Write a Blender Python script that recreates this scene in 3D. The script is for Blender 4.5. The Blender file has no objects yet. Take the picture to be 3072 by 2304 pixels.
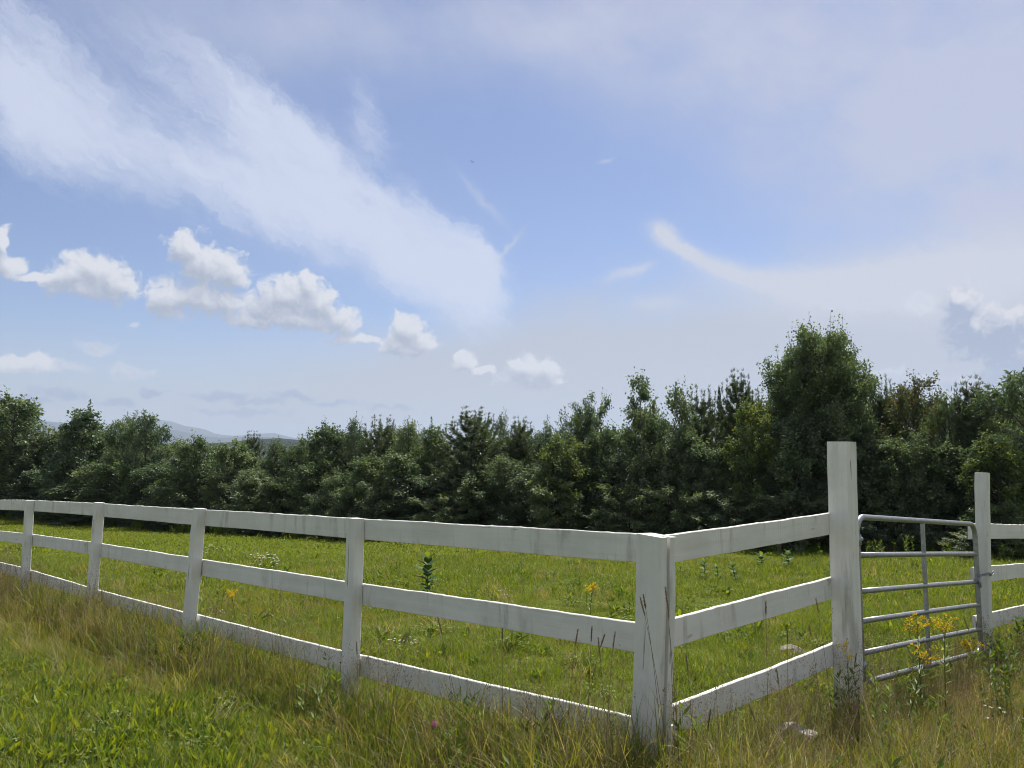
import bpy, bmesh, math, random
import numpy as np
from mathutils import Vector, Matrix, Euler

scene = bpy.context.scene
col = scene.collection
R = math.radians

# ------------------------------------------------------------------ camera
EYE = 1.55
cam_data = bpy.data.cameras.new('camera')
cam_data.sensor_width = 36.0
cam_data.lens = 27.05
cam_data.clip_start = 0.05
cam_data.clip_end = 80000.0
cam = bpy.data.objects.new('camera', cam_data)
col.objects.link(cam)
cam.location = (0.0, 0.0, EYE)
cam.rotation_euler = (R(90.0 + 5.02), 0.0, 0.0)
scene.camera = cam

# ------------------------------------------------------------------ view
scene.view_settings.view_transform = 'Standard'
scene.view_settings.look = 'None'
scene.view_settings.gamma = 1.0
scene.view_settings.exposure = 0.42
scene.view_settings.use_curve_mapping = False
scene.render.engine = 'CYCLES'
scene.cycles.use_denoising = True
scene.cycles.filter_width = 1.05
scene.cycles.use_adaptive_sampling = True
scene.cycles.adaptive_min_samples = 12
scene.cycles.adaptive_threshold = 0.012
scene.cycles.max_bounces = 8
scene.cycles.diffuse_bounces = 3
scene.cycles.glossy_bounces = 3
scene.cycles.transmission_bounces = 5
scene.cycles.volume_bounces = 0
scene.cycles.transparent_max_bounces = 6
scene.cycles.caustics_reflective = False
scene.cycles.caustics_refractive = False
scene.cycles.sample_clamp_indirect = 6.0

# ------------------------------------------------------------------ sun
SUN_AZ, SUN_EL = 26.0, 57.0          # degrees right of +Y, above the horizon
sun_dir = Vector((math.sin(R(SUN_AZ)) * math.cos(R(SUN_EL)), math.cos(R(SUN_AZ)) * math.cos(R(SUN_EL)), math.sin(R(SUN_EL))))
sun_data = bpy.data.lights.new('sun', 'SUN')
sun_data.energy = 5.0
sun_data.angle = R(0.6)
sun_data.color = (1.0, 0.955, 0.88)
sun = bpy.data.objects.new('sun', sun_data)
col.objects.link(sun)
sun.rotation_euler = (-sun_dir).to_track_quat('-Z', 'Y').to_euler()
sun.location = sun_dir * 60.0

# ------------------------------------------------------------------ world: sky and clouds
world = bpy.data.worlds.new('World')
scene.world = world
world.use_nodes = True
world.cycles.sampling_method = 'MANUAL'
world.cycles.sample_map_resolution = 512
wt = world.node_tree
wt.nodes.clear()


class E:
    """a tiny expression builder over shader math nodes"""
    tree = wt

    def __init__(self, sock):
        self.s = sock

    @staticmethod
    def put(node, i, v):
        if isinstance(v, E):
            E.tree.links.new(v.s, node.inputs[i])
        else:
            node.inputs[i].default_value = v

    @staticmethod
    def m(op, *a, clamp=False):
        n = E.tree.nodes.new('ShaderNodeMath')
        n.operation = op
        n.use_clamp = clamp
        for i, v in enumerate(a):
            E.put(n, i, v)
        return E(n.outputs[0])

    @staticmethod
    def v(op, *a):
        n = E.tree.nodes.new('ShaderNodeVectorMath')
        n.operation = op
        for i, v in enumerate(a):
            E.put(n, i, v)
        return E(n.outputs['Value'] if op in ('DOT_PRODUCT', 'LENGTH') else n.outputs[0])

    def __add__(s, o): return E.m('ADD', s, o)
    def __radd__(s, o): return E.m('ADD', o, s)
    def __sub__(s, o): return E.m('SUBTRACT', s, o)
    def __rsub__(s, o): return E.m('SUBTRACT', o, s)
    def __mul__(s, o): return E.m('MULTIPLY', s, o)
    def __rmul__(s, o): return E.m('MULTIPLY', o, s)

    @staticmethod
    def clamp(x): return E.m('ADD', x, 0.0, clamp=True)

    @staticmethod
    def smooth(x, a, b):
        n = E.tree.nodes.new('ShaderNodeMapRange')
        n.interpolation_type = 'SMOOTHSTEP'
        E.put(n, 0, x)
        n.inputs[1].default_value = a
        n.inputs[2].default_value = b
        return E(n.outputs[0])

    @staticmethod
    def xyz(x, y, z):
        n = E.tree.nodes.new('ShaderNodeCombineXYZ')
        for i, v in enumerate((x, y, z)):
            E.put(n, i, v)
        return E(n.outputs[0])

    @staticmethod
    def noise(vec, scale, detail=4.0, rough=0.55, dist=0.0, color=False):
        n = E.tree.nodes.new('ShaderNodeTexNoise')
        E.put(n, 'Vector', vec)
        n.inputs['Scale'].default_value = scale
        n.inputs['Detail'].default_value = detail
        n.inputs['Roughness'].default_value = rough
        n.inputs['Distortion'].default_value = dist
        return E(n.outputs['Color'] if color else n.outputs['Fac'])

    @staticmethod
    def mix(fac, a, b):
        n = E.tree.nodes.new('ShaderNodeMix')
        n.data_type = 'RGBA'
        for i, v in ((0, fac), (6, a), (7, b)):
            if isinstance(v, E):
                E.tree.links.new(v.s, n.inputs[i])
            else:
                n.inputs[i].default_value = v if not isinstance(v, tuple) or len(v) == 4 else v + (1.0,)
        return E(n.outputs[2])


# cloud tables: azimuth and elevation of the centre in degrees, half-widths in degrees, tilt, weight
CUMULUS = [
    (-23.5, 13.9, 1.5, 1.15), (-22.18, 12.9, 1.75, 1.45), (-20.7, 12.6, 1.6, 1.45), (-24.4, 10.3, 1.4, 1.5),
    (-22.71, 10.65, 1.84, 1.53), (-20.89, 10.47, 1.87, 1.31), (-16.67, 10.89, 2.43, 1.68), (-14.98, 12.06, 1.05, 0.85),
    (-17.93, 10.33, 1.76, 1.28), (-14.23, 10.68, 1.81, 1.32), (-12.62, 9.59, 1.4, 1.0), (-15.83, 9.45, 4.08, 0.85),
    (-18.69, 9.31, 1.91, 0.83), (-7.82, 8.98, 1.43, 1.16), (-6.72, 8.12, 1.16, 0.96), (-8.83, 7.94, 1.43, 0.88),
    (-7.8, 7.41, 1.88, 0.41), (-11.69, 8.1, 1.84, 0.47), (-28.87, 11.77, 1.76, 1.25), (-30.32, 11.4, 1.53, 0.94),
    (-27.56, 11.1, 1.39, 1.21), (-29.22, 10.63, 2.54, 0.73), (-31.97, 10.98, 1.35, 0.38), (-33.97, 12.73, 0.63, 1.05),
    (-33.77, 11.48, 0.89, 0.68), (-3.4, 6.78, 0.9, 0.83), (-2.29, 6.03, 1.04, 0.41), (1.01, 6.21, 1.45, 1.04),
    (2.49, 6.1, 1.38, 1.04), (1.52, 5.28, 2.49, 0.69), (3.42, 5.27, 0.76, 0.41), (-32.3, 5.55, 1.78, 0.59),
    (-33.56, 5.32, 1.32, 0.63), (30.65, 9.4, 1.1, 1.5), (31.4, 7.6, 1.9, 1.9), (33.3, 7.95, 1.7, 1.5),
    (33.29, 5.77, 1.86, 1.46), (32.22, 3.94, 2.43, 1.08),
]
FAR_CUMULUS = [
    (-30.49, 3.72, 1.94, 0.61), (-32.24, 3.21, 1.88, 0.43), (-27.02, 3.23, 1.74, 0.35), (-20.69, 3.84, 2.81, 0.41),
    (-18.22, 3.51, 1.92, 0.32), (-15.7, 3.95, 1.96, 0.49), (-13.1, 3.53, 1.99, 0.3), (-9.44, 3.24, 2.03, 0.24),
    (-19.43, 2.77, 3.79, 0.32), (26.35, 5.26, 1.17, 0.47), (27.71, 4.89, 1.15, 0.4), (30.21, 4.33, 1.11, 0.39), (-25.09, 4.06, 1.19, 0.24),
    (-30.4, 5.45, 1.5, 0.45), (-26.54, 5.16, 1.1, 0.5), (-28.65, 6.76, 1.3, 0.38), (-26.39, 8.32, 0.5, 0.25), (28.4, 9.7, 0.8, 0.8),
]
CIRRUS = [
    (-36.19, 23.34, 4.85, 2.67, -20, 0.9), (-31.63, 22.34, 6.06, 3.16, -20, 0.55), (-25.71, 19.3, 7.53, 2.8, -16, 0.75), (-33.0, 20.0, 5.0, 2.4, -10, 0.55), (-18.5, 17.6, 6.5, 2.0, -20, 0.6), (-16.78, 20.9, 6.0, 2.21, -38, 0.75),
    (-18.8, 23.38, 4.61, 2.46, -35, 0.5), (-9.99, 16.98, 5.67, 2.67, -38, 0.85), (-5.11, 14.18, 4.1, 2.56, -48, 0.85), (-3.0, 12.0, 3.0, 1.7, -58, 0.95), (-2.2, 13.2, 2.2, 1.6, -60, 0.6),
    (-14.03, 16.42, 8.49, 2.61, -28, 0.6), (-7.18, 12.78, 5.1, 1.7, -40, 0.6), (-23.84, 24.67, 6.38, 1.74, -28, 0.45), (-33.4, 26.12, 4.02, 1.51, -30, 0.5),
    (-22.36, 26.04, 3.51, 0.64, -30, 0.45), (-16.86, 23.61, 3.74, 0.78, -38, 0.5), (-14.14, 21.3, 1.93, 0.9, -60, 0.5), (-9.32, 18.31, 4.33, 0.73, -32, 0.5), (-4.96, 16.84, 2.72, 0.61, -40, 0.5), (-1.96, 13.89, 2.4, 0.55, -62, 0.5),
    (-11.14, 24.14, 1.45, 2.91, 15, 0.6), (-9.39, 22.42, 0.98, 1.64, 20, 0.25),
]
STREAKS = [
    (11.33, 15.77, 1.0, 0.66, -35, 0.7), (12.92, 14.54, 1.65, 0.46, -35, 0.65), (15.21, 13.26, 2.61, 0.59, -22, 0.55), (19.33, 12.02, 4.43, 0.89, -5, 0.5),
    (25.01, 11.09, 6.56, 1.5, 2, 0.75), (31.29, 11.06, 7.11, 2.4, 5, 0.7), (8.32, 13.09, 1.36, 0.34, 15, 0.4), (9.86, 13.36, 1.01, 0.27, 20, 0.3),
    (10.84, 10.82, 2.02, 0.54, 0, 0.35), (-2.33, 18.52, 2.04, 0.27, -45, 0.25), (-0.39, 14.9, 1.54, 0.21, 50, 0.35), (7.21, 21.12, 0.53, 0.13, 15, 0.3),
]
VEIL = [
    (20.48, 27.72, 12.41, 4.14, 0, 0.35), (30.53, 22.57, 8.84, 8.84, 0, 0.6), (24.78, 19.91, 4.68, 5.27, 20, 0.38), (6.97, 30.24, 11.13, 3.2, 0, 0.42),
    (-12.65, 29.4, 15.53, 2.8, 0, 0.40), (-22.0, 23.0, 16.0, 5.0, -25, 0.22), (13.17, 26.06, 6.32, 3.16, -10, 0.22), (33.99, 14.98, 4.16, 6.5, 0, 0.5), (17.71, 21.72, 3.75, 3.75, 30, 0.2),
]

tc = wt.nodes.new('ShaderNodeTexCoord')
sep = wt.nodes.new('ShaderNodeSeparateXYZ')
wt.links.new(tc.outputs['Generated'], sep.inputs[0])
dx, dy, dz = E(sep.outputs[0]), E(sep.outputs[1]), E(sep.outputs[2])
DEG = 180.0 / math.pi
az = E.m('ARCTAN2', dx, dy) * DEG
el = E.m('ARCSINE', E.m('MINIMUM', E.m('MAXIMUM', dz, -0.9999), 0.9999)) * DEG


def point(a, e):
    return E.xyz(a, e, 1.0)


def cluster(p, table):
    """smallest squared elliptic distance to a table of puffs, flatter below than above"""
    best = None
    for (a, e, rx, ry) in table:
        q = E.v('MULTIPLY_ADD', p, (1.0 / rx, 1.0 / ry, 0.0), (-a / rx, -e / ry, 0.0))
        d = E.v('DOT_PRODUCT', q, q)
        best = d if best is None else E.m('SMOOTH_MIN', best, d, 0.25)
    return best


def soft_sum(p, table):
    """sum of soft tilted puffs"""
    tot = None
    for (a, e, rx, ry, rot, w) in table:
        c, s = math.cos(R(rot)), math.sin(R(rot))
        u = E.v('DOT_PRODUCT', p, (c / rx, s / rx, -(a * c + e * s) / rx))
        v = E.v('DOT_PRODUCT', p, (-s / ry, c / ry, (a * s - e * c) / ry))
        g = E.m('MULTIPLY_ADD', u, u, v * v)
        g = E.m('POWER', 0.4, g) * w
        tot = g if tot is None else tot + g
    return tot


def scaled(vec, x, y, z=1.0):
    return E.v('MULTIPLY', vec, (x, y, z))


P0 = point(az, el)
SKY_STRENGTH = 0.069
U = 10.0


def rgb(r, g, b):
    """a sky colour in units of the Sky Texture; the Background strength scales all of them"""
    return (r * U, g * U, b * U, 1.0)


def background(colour):
    n = wt.nodes.new('ShaderNodeBackground')
    n.inputs[1].default_value = SKY_STRENGTH
    wt.links.new(colour.s, n.inputs[0])
    return n.outputs[0]


def mix_shader(fac, a, b):
    n = wt.nodes.new('ShaderNodeMixShader')
    wt.links.new(fac.s, n.inputs[0])
    wt.links.new(a, n.inputs[1])
    wt.links.new(b, n.inputs[2])
    return n.outputs[0]


# --- clear sky, the bright haze low down and cloud outside the view, thickened and greyed to neutralise the ambient light
sky = wt.nodes.new('ShaderNodeTexSky')
sky.sky_type = 'NISHITA'
sky.sun_disc = False
sky.sun_elevation = R(SUN_EL)
sky.sun_rotation = R(SUN_AZ)
sky.altitude = 300.0
sky.air_density = 1.0
sky.dust_density = 0.6
sky.ozone_density = 1.0
base = E.mix(1.0, E(sky.outputs[0]), (1.0, 1.0, 1.0))
base.s.node.blend_type = 'MULTIPLY'
base.s.node.inputs[7].default_value = (1.0, 1.03, 1.23, 1.0)
far_n = E.noise(E.v('MULTIPLY', E(tc.outputs['Generated']), (1.6, 1.6, 3.2)), 2.6, 5.0, 0.6, 0.5)
outside = E.m('MAXIMUM', E.smooth(E.m('ABSOLUTE', az), 33.0, 55.0), E.smooth(el, 27.0, 40.0))
wide_a = E.smooth(far_n, 0.28, 0.62) * outside * 0.85
edge = el - az * 0.10 - far_n * 10.0
low_a = E.smooth(edge, 8.2, 1.5) * 0.88 * E.smooth(az, -30.0, 6.0) + E.smooth(el + far_n * 3.0, 12.0, 2.5) * 0.70
low_a = E.m('MAXIMUM', E.m('MINIMUM', low_a, 0.90), 0.06)
c0 = E.mix(low_a, base, rgb(0.56, 0.59, 0.675))
c0 = E.mix(wide_a, c0, rgb(0.54, 0.555, 0.60))

# --- cirrus sheets, streaks and the veil on the right
warp_c = E.v('MULTIPLY_ADD', E.noise(P0, 0.16, 3.0, 0.55, color=True), (9.0, 6.0, 0.0), (-4.5, -3.0, 0.0))
warp_f = E.v('MULTIPLY_ADD', E.noise(P0, 0.8, 4.0, 0.65, color=True), (2.2, 1.8, 0.0), (-1.1, -0.9, 0.0))
PC = E.v('ADD', E.v('ADD', P0, scaled(warp_c, 0.35, 0.35, 0.0)), warp_f)
ca, sa = math.cos(R(-32)), math.sin(R(-32))
along = E.v('DOT_PRODUCT', PC, (ca, sa, 0.0))
across = E.v('DOT_PRODUCT', PC, (-sa, ca, 0.0))
fib = E.noise(E.xyz(along * 0.09, across * 0.38, 3.0), 1.0, 7.0, 0.66)
fib2 = E.noise(E.xyz(along * 0.30, across * 1.15, 7.0), 1.0, 6.0, 0.68)
fib3 = E.noise(E.xyz(along * 0.45, across * 3.2, 13.0), 1.0, 5.0, 0.65, 0.4)
cir = soft_sum(PC, CIRRUS)
cir_a = E.smooth(cir + (fib - 0.5) * 1.35 + (fib2 - 0.5) * 1.0 + (fib3 - 0.5) * 0.75, -0.05, 1.65) * E.smooth(cir, 0.02, 0.60) * 0.80
PS = E.v('ADD', P0, scaled(warp_f, 0.55, 0.4, 0.0))
stk_a = E.m('MINIMUM', soft_sum(PS, STREAKS) * (fib2 * 1.0 + (fib3 - 0.5) * 0.8 + 0.35) * 1.75, 0.92)
veil_n = E.noise(E.xyz(az * 0.10, el * 0.16, 11.0), 1.0, 5.0, 0.55)
veil = soft_sum(E.v('ADD', P0, scaled(warp_c, 0.6, 0.6, 0.0)), VEIL)
veil_a = E.m('MINIMUM', veil * (E.smooth(veil_n, 0.2, 0.8) * 0.9 + fib2 * 0.5 + 0.2) * 1.35, 0.9)
c1 = E.mix(veil_a, c0, rgb(0.575, 0.62, 0.79))
c1 = E.mix(cir_a, c1, rgb(0.75, 0.805, 0.96))
c1 = E.mix(stk_a, c1, rgb(0.69, 0.72, 0.82))


# --- cumulus
def cumulus_density(p, table, amp, bias):
    w = E.v('MULTIPLY_ADD', E.noise(p, 0.7, 2.0, 0.5, color=True), (2.2, 1.5, 0.0), (-1.1, -0.75, 0.0))
    q = E.v('ADD', p, w)
    n1 = E.noise(q, 1.1, 8.0, 0.64)
    d = cluster(q, table)
    return (1.0 - E.m('SQRT', d)) + (n1 - 0.5) * amp + bias


dens = cumulus_density(P0, CUMULUS, 2.0, 0.15)
dens_s = cumulus_density(E.v('ADD', P0, (0.24, 0.62, 0.0)), CUMULUS, 2.0, 0.15)
cum_a = E.smooth(dens, -0.05, 0.55) * 0.96 * (1.0 - E.smooth(az, 24.0, 30.0) * 0.10)
backlit = E.smooth(az, 24.0, 30.0)
above = 1.0 - E.m('SQRT', cluster(E.v('ADD', P0, (0.35, 1.35, 0.0)), CUMULUS))
lit = E.clamp((dens - dens_s) * (0.52 + backlit * 0.5) + 0.78 - E.smooth(above, -0.35, 0.55) * 0.60 - backlit * 0.38)
dens_f = cumulus_density(P0, FAR_CUMULUS, 1.7, 0.30)
far_a = E.smooth(dens_f, 0.0, 0.9) * 0.78
lit_f = E.clamp(E.smooth(el, 3.6, 5.4) * 0.75 + E.smooth(dens_f, 0.9, 0.1) * 0.45 + (fib2 - 0.5) * 1.2)
c2 = E.mix(far_a, c1, E.mix(lit_f, rgb(0.32, 0.40, 0.60), rgb(0.80, 0.82, 0.90)))
cum_col = E.mix(lit, E.mix(backlit, rgb(0.44, 0.49, 0.61), rgb(0.36, 0.43, 0.61)), E.mix(backlit, rgb(0.845, 0.86, 0.91), rgb(0.85, 0.84, 0.88)))
c2 = E.mix(cum_a, c2, cum_col)

framed = E.m('LESS_THAN', E.m('ABSOLUTE', az), 56.0) * E.m('LESS_THAN', el, 41.0) * E.m('GREATER_THAN', el, -1.0)
low_zone = E.m('LESS_THAN', el, 17.0)
wo = wt.nodes.new('ShaderNodeOutputWorld')
wt.links.new(mix_shader(framed, background(c0), mix_shader(low_zone, background(c1), background(c2))), wo.inputs[0])

# ------------------------------------------------------------------ helpers
rng = np.random.default_rng(7)


def mesh_data(name, V, F, mat, smooth=False, tint=None):
    me = bpy.data.meshes.new(name)
    me.from_pydata(np.asarray(V, dtype=np.float32).reshape(-1, 3).tolist(), [], [list(map(int, f)) for f in F])
    if tint is not None:
        a = me.attributes.new('tint', 'FLOAT', 'POINT')
        a.data.foreach_set('value', np.asarray(tint, dtype=np.float32))
    if smooth:
        me.polygons.foreach_set('use_smooth', [True] * len(me.polygons))
    for m in (mat if isinstance(mat, (list, tuple)) else [mat]):
        me.materials.append(m)
    me.update()
    return me


def link(name, data, parent=None, loc=(0, 0, 0), rot=(0, 0, 0), scale=(1, 1, 1)):
    o = bpy.data.objects.new(name, data)
    col.objects.link(o)
    o.parent = parent
    o.location = loc
    o.rotation_euler = rot
    o.scale = scale
    return o


def tag(o, label=None, category=None, group=None, kind=None):
    for k, v in (('label', label), ('category', category), ('group', group), ('kind', kind)):
        if v:
            o[k] = v
    return o


def thing(name, label, category, loc=(0, 0, 0), rot=(0, 0, 0), group=None, scale=(1, 1, 1)):
    return tag(link(name, None, None, loc, rot, scale), label, category, group)


def copy_thing(src, loc, rotz, scale, label, group=None):
    """a copy of a thing with copies of its parts and sub-parts"""
    def rec(o, parent):
        c_ = o.copy()
        col.objects.link(c_)
        c_.parent = parent
        for ch in o.children:
            rec(ch, c_)
        return c_
    r = rec(src, None)
    r.location, r.rotation_euler, r.scale = loc, (0, 0, rotz), scale
    r['label'] = label
    if group:
        r['group'] = group
    return r


class Geo:
    """collects pieces of one mesh"""
    def __init__(self):
        self.V, self.F, self.T, self.n = [], [], [], 0

    def add(self, V, F, tint=0.5):
        V = np.asarray(V, float).reshape(-1, 3)
        self.V.append(V)
        self.F.extend([tuple(int(i) + self.n for i in f) for f in F])
        self.T.append(np.broadcast_to(np.asarray(tint, float), (len(V),)))
        self.n += len(V)
        return self

    def tube(self, P, rad, sides=6, tint=0.5, closed=False, cap=True):
        P = np.asarray(P, float)
        n = len(P)
        rad = np.broadcast_to(np.asarray(rad, float), (n,))
        T = np.gradient(P, axis=0) if not closed else np.roll(P, -1, 0) - np.roll(P, 1, 0)
        T /= np.linalg.norm(T, axis=1)[:, None] + 1e-9
        ref = np.array([0.0, 0.0, 1.0]) if abs(T[0][2]) < 0.9 else np.array([1.0, 0.0, 0.0])
        V = []
        A = np.cross(T[0], ref)
        for i in range(n):
            A = A - T[i] * A.dot(T[i])
            A /= np.linalg.norm(A) + 1e-9
            B = np.cross(T[i], A)
            for k in range(sides):
                an = 2 * math.pi * k / sides
                V.append(P[i] + rad[i] * (math.cos(an) * A + math.sin(an) * B))
        F = []
        for i in range(n if closed else n - 1):
            j = (i + 1) % n
            for k in range(sides):
                k2 = (k + 1) % sides
                F.append((i * sides + k, i * sides + k2, j * sides + k2, j * sides + k))
        if cap and not closed:
            F.append(tuple(range(sides - 1, -1, -1)))
            F.append(tuple((n - 1) * sides + k for k in range(sides)))
        return self.add(V, F, tint)

    def leaves(self, P, t, n, L, W, tint, fold=0.0, two=False):
        """rhombic leaves: base points P, tip directions t, face normals n, lengths and widths"""
        P, t, n = (np.asarray(a, float) for a in (P, t, n))
        N = len(P)
        t = t / (np.linalg.norm(t, axis=1)[:, None] + 1e-9)
        b = np.cross(n, t)
        b /= np.linalg.norm(b, axis=1)[:, None] + 1e-9
        nn = np.cross(t, b)
        L = np.broadcast_to(np.asarray(L, float), (N,))[:, None]
        W = np.broadcast_to(np.asarray(W, float), (N,))[:, None]
        tint = np.broadcast_to(np.asarray(tint, float), (N,))
        if two:     # six-point leaf, rounder outline
            V = np.stack([P, P + t * L * .28 + b * W * .46 + nn * W * fold, P + t * L * .68 + b * W * .40 + nn * W * fold, P + t * L,
                          P + t * L * .68 - b * W * .40 + nn * W * fold, P + t * L * .28 - b * W * .46 + nn * W * fold], 1)
            k = 6
            base = np.arange(N)[:, None] * k + self.n
            Fa = np.concatenate([base + np.array([[0, 1, 2, 3]]), base + np.array([[0, 3, 4, 5]])])
        else:
            V = np.stack([P, P + t * L * .45 + b * W * .5 + nn * W * fold, P + t * L, P + t * L * .45 - b * W * .5 + nn * W * fold], 1)
            k = 4
            base = np.arange(N)[:, None] * k + self.n
            Fa = base + np.array([[0, 1, 2, 3]])
        self.V.append(V.reshape(-1, 3))
        self.F.extend(Fa.tolist())
        self.T.append(np.repeat(tint, k))
        self.n += N * k
        return self

    def blades(self, base, azim, L, lean, curl, W, tint, segs=3, tip_tint=0.0):
        """grass blades that lean and curl over, tapered strips"""
        base = np.asarray(base, float)
        N = len(base)
        azim, L, lean, curl, W, tint = (np.broadcast_to(np.asarray(a, float), (N,)) for a in (azim, L, lean, curl, W, tint))
        d = np.stack([np.cos(azim), np.sin(azim), np.zeros(N)], 1)
        s = np.stack([-np.sin(azim), np.cos(azim), np.zeros(N)], 1)
        tw = rng.uniform(-0.9, 0.9, N)
        s = s * np.cos(tw)[:, None] + d * np.sin(tw)[:, None]
        p = base.copy()
        rows, tr = [], []
        for j in range(segs + 1):
            t_ = j / segs
            w = W * (1.0 - t_ ** 1.6) * (0.7 + 0.3 * min(1.0, t_ * 4)) * 0.5
            if j < segs:
                rows.append(p - s * w[:, None])
                rows.append(p + s * w[:, None])
                tr += [tint + tip_tint * t_] * 2
            else:
                rows.append(p.copy())
                tr.append(tint + tip_tint)
            th = lean + curl * t_
            p = p + (d * np.sin(th)[:, None] + np.array([0, 0, 1.0]) * np.cos(th)[:, None]) * (L / segs)[:, None]
        V = np.stack(rows, 1)
        k = V.shape[1]
        b0 = np.arange(N)[:, None] * k + self.n
        for j in range(segs - 1):
            self.F.extend((b0 + np.array([[2 * j, 2 * j + 1, 2 * j + 3, 2 * j + 2]])).tolist())
        self.F.extend((b0 + np.array([[2 * segs - 2, 2 * segs - 1, 2 * segs]])).tolist())
        self.V.append(V.reshape(-1, 3))
        self.T.append(np.stack(tr, 1).reshape(-1))
        self.n += N * k
        return self

    def data(self, name, mat, smooth=False):
        return mesh_data(name, np.concatenate(self.V), self.F, mat, smooth, np.concatenate(self.T))


def ball(geo, c_, r, tint=0.5, squash=(1, 1, 1), lumps=0.0, seed=0, u=8, v=5):
    g = np.random.default_rng(seed)
    V = [[0, 0, -1]]
    for i in range(1, v):
        ph = -math.pi / 2 + math.pi * i / v
        for k in range(u):
            a = 2 * math.pi * k / u
            V.append([math.cos(ph) * math.cos(a), math.cos(ph) * math.sin(a), math.sin(ph)])
    V.append([0, 0, 1])
    V = np.array(V) * (1 + g.uniform(-lumps, lumps, (len(V), 1))) * r * np.array(squash) + np.array(c_)
    F = [(0, 1 + (k + 1) % u, 1 + k) for k in range(u)]
    for i in range(v - 2):
        for k in range(u):
            a, b = 1 + i * u + k, 1 + i * u + (k + 1) % u
            F.append((a, b, b + u, a + u))
    l = len(V) - 1
    F += [(l, l - u + k, l - u + (k + 1) % u) for k in range(u)]
    geo.add(V, F, tint)


# ------------------------------------------------------------------ materials
def new_mat(name):
    m = bpy.data.materials.new(name)
    m.use_nodes = True
    t = m.node_tree
    t.nodes.clear()
    out = t.nodes.new('ShaderNodeOutputMaterial')
    return m, t, out


def ramp(t, fac, stops):
    n = t.nodes.new('ShaderNodeValToRGB')
    el_ = n.color_ramp.elements
    el_[0].position, el_[0].color = stops[0][0], stops[0][1] + (1,)
    el_[1].position, el_[1].color = stops[-1][0], stops[-1][1] + (1,)
    for pos, c_ in stops[1:-1]:
        e_ = el_.new(pos)
        e_.color = c_ + (1,)
    t.links.new(fac, n.inputs[0])
    return n.outputs[0]


def foliage_mat(name, stops, trans=0.42, gloss=0.06, rough=0.45, spread=0.16, thin=(1.25, 1.15, 0.55)):
    """two-sided thin leaf: reflects, lets light through, a little sheen; tint picks the colour along the ramp"""
    m, t, out = new_mat(name)
    at_ = t.nodes.new('ShaderNodeAttribute')
    at_.attribute_name = 'tint'
    oi = t.nodes.new('ShaderNodeObjectInfo')
    mm = t.nodes.new('ShaderNodeMath')
    mm.operation = 'MULTIPLY_ADD'
    t.links.new(oi.outputs['Random'], mm.inputs[0])
    mm.inputs[1].default_value = spread
    mm.inputs[2].default_value = -spread / 2
    ad = t.nodes.new('ShaderNodeMath')
    t.links.new(at_.outputs['Fac'], ad.inputs[0])
    t.links.new(mm.outputs[0], ad.inputs[1])
    c_ = ramp(t, ad.outputs[0], stops)
    df = t.nodes.new('ShaderNodeBsdfDiffuse')
    t.links.new(c_, df.inputs[0])
    tn = t.nodes.new('ShaderNodeMix')
    tn.data_type = 'RGBA'
    tn.blend_type = 'MULTIPLY'
    tn.inputs[0].default_value = 1.0
    t.links.new(c_, tn.inputs[6])
    tn.inputs[7].default_value = thin + (1,)
    tr = t.nodes.new('ShaderNodeBsdfTranslucent')
    t.links.new(tn.outputs[2], tr.inputs[0])
    mx = t.nodes.new('ShaderNodeMixShader')
    mx.inputs[0].default_value = trans
    t.links.new(df.outputs[0], mx.inputs[1])
    t.links.new(tr.outputs[0], mx.inputs[2])
    gl = t.nodes.new('ShaderNodeBsdfGlossy')
    gl.inputs['Roughness'].default_value = rough
    gl.inputs['Color'].default_value = (0.9, 0.95, 0.9, 1)
    mg = t.nodes.new('ShaderNodeMixShader')
    mg.inputs[0].default_value = gloss
    t.links.new(mx.outputs[0], mg.inputs[1])
    t.links.new(gl.outputs[0], mg.inputs[2])
    t.links.new(mg.outputs[0], out.inputs[0])
    return m


def plain_mat(name, colour, rough=0.8, metal=0.0, noise_amt=0.25, noise_scale=8.0, bump=0.0, bump_scale=40.0, spec=0.3):
    m, t, out = new_mat(name)
    tc_ = t.nodes.new('ShaderNodeTexCoord')
    nz = t.nodes.new('ShaderNodeTexNoise')
    nz.inputs['Scale'].default_value = noise_scale
    nz.inputs['Detail'].default_value = 5
    t.links.new(tc_.outputs['Object'], nz.inputs['Vector'])
    lo = tuple(v * (1 - noise_amt) for v in colour)
    hi = tuple(min(1.0, v * (1 + noise_amt)) for v in colour)
    c_ = ramp(t, nz.outputs['Fac'], [(0.3, lo), (0.7, hi)])
    b = t.nodes.new('ShaderNodeBsdfPrincipled')
    t.links.new(c_, b.inputs['Base Color'])
    b.inputs['Roughness'].default_value = rough
    b.inputs['Metallic'].default_value = metal
    b.inputs['Specular IOR Level'].default_value = spec
    if bump:
        n2 = t.nodes.new('ShaderNodeTexNoise')
        n2.inputs['Scale'].default_value = bump_scale
        n2.inputs['Detail'].default_value = 6
        t.links.new(tc_.outputs['Object'], n2.inputs['Vector'])
        bp = t.nodes.new('ShaderNodeBump')
        bp.inputs['Strength'].default_value = bump
        bp.inputs['Distance'].default_value = 0.02
        t.links.new(n2.outputs['Fac'], bp.inputs['Height'])
        t.links.new(bp.outputs[0], b.inputs['Normal'])
    t.links.new(b.outputs[0], out.inputs[0])
    return m


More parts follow.
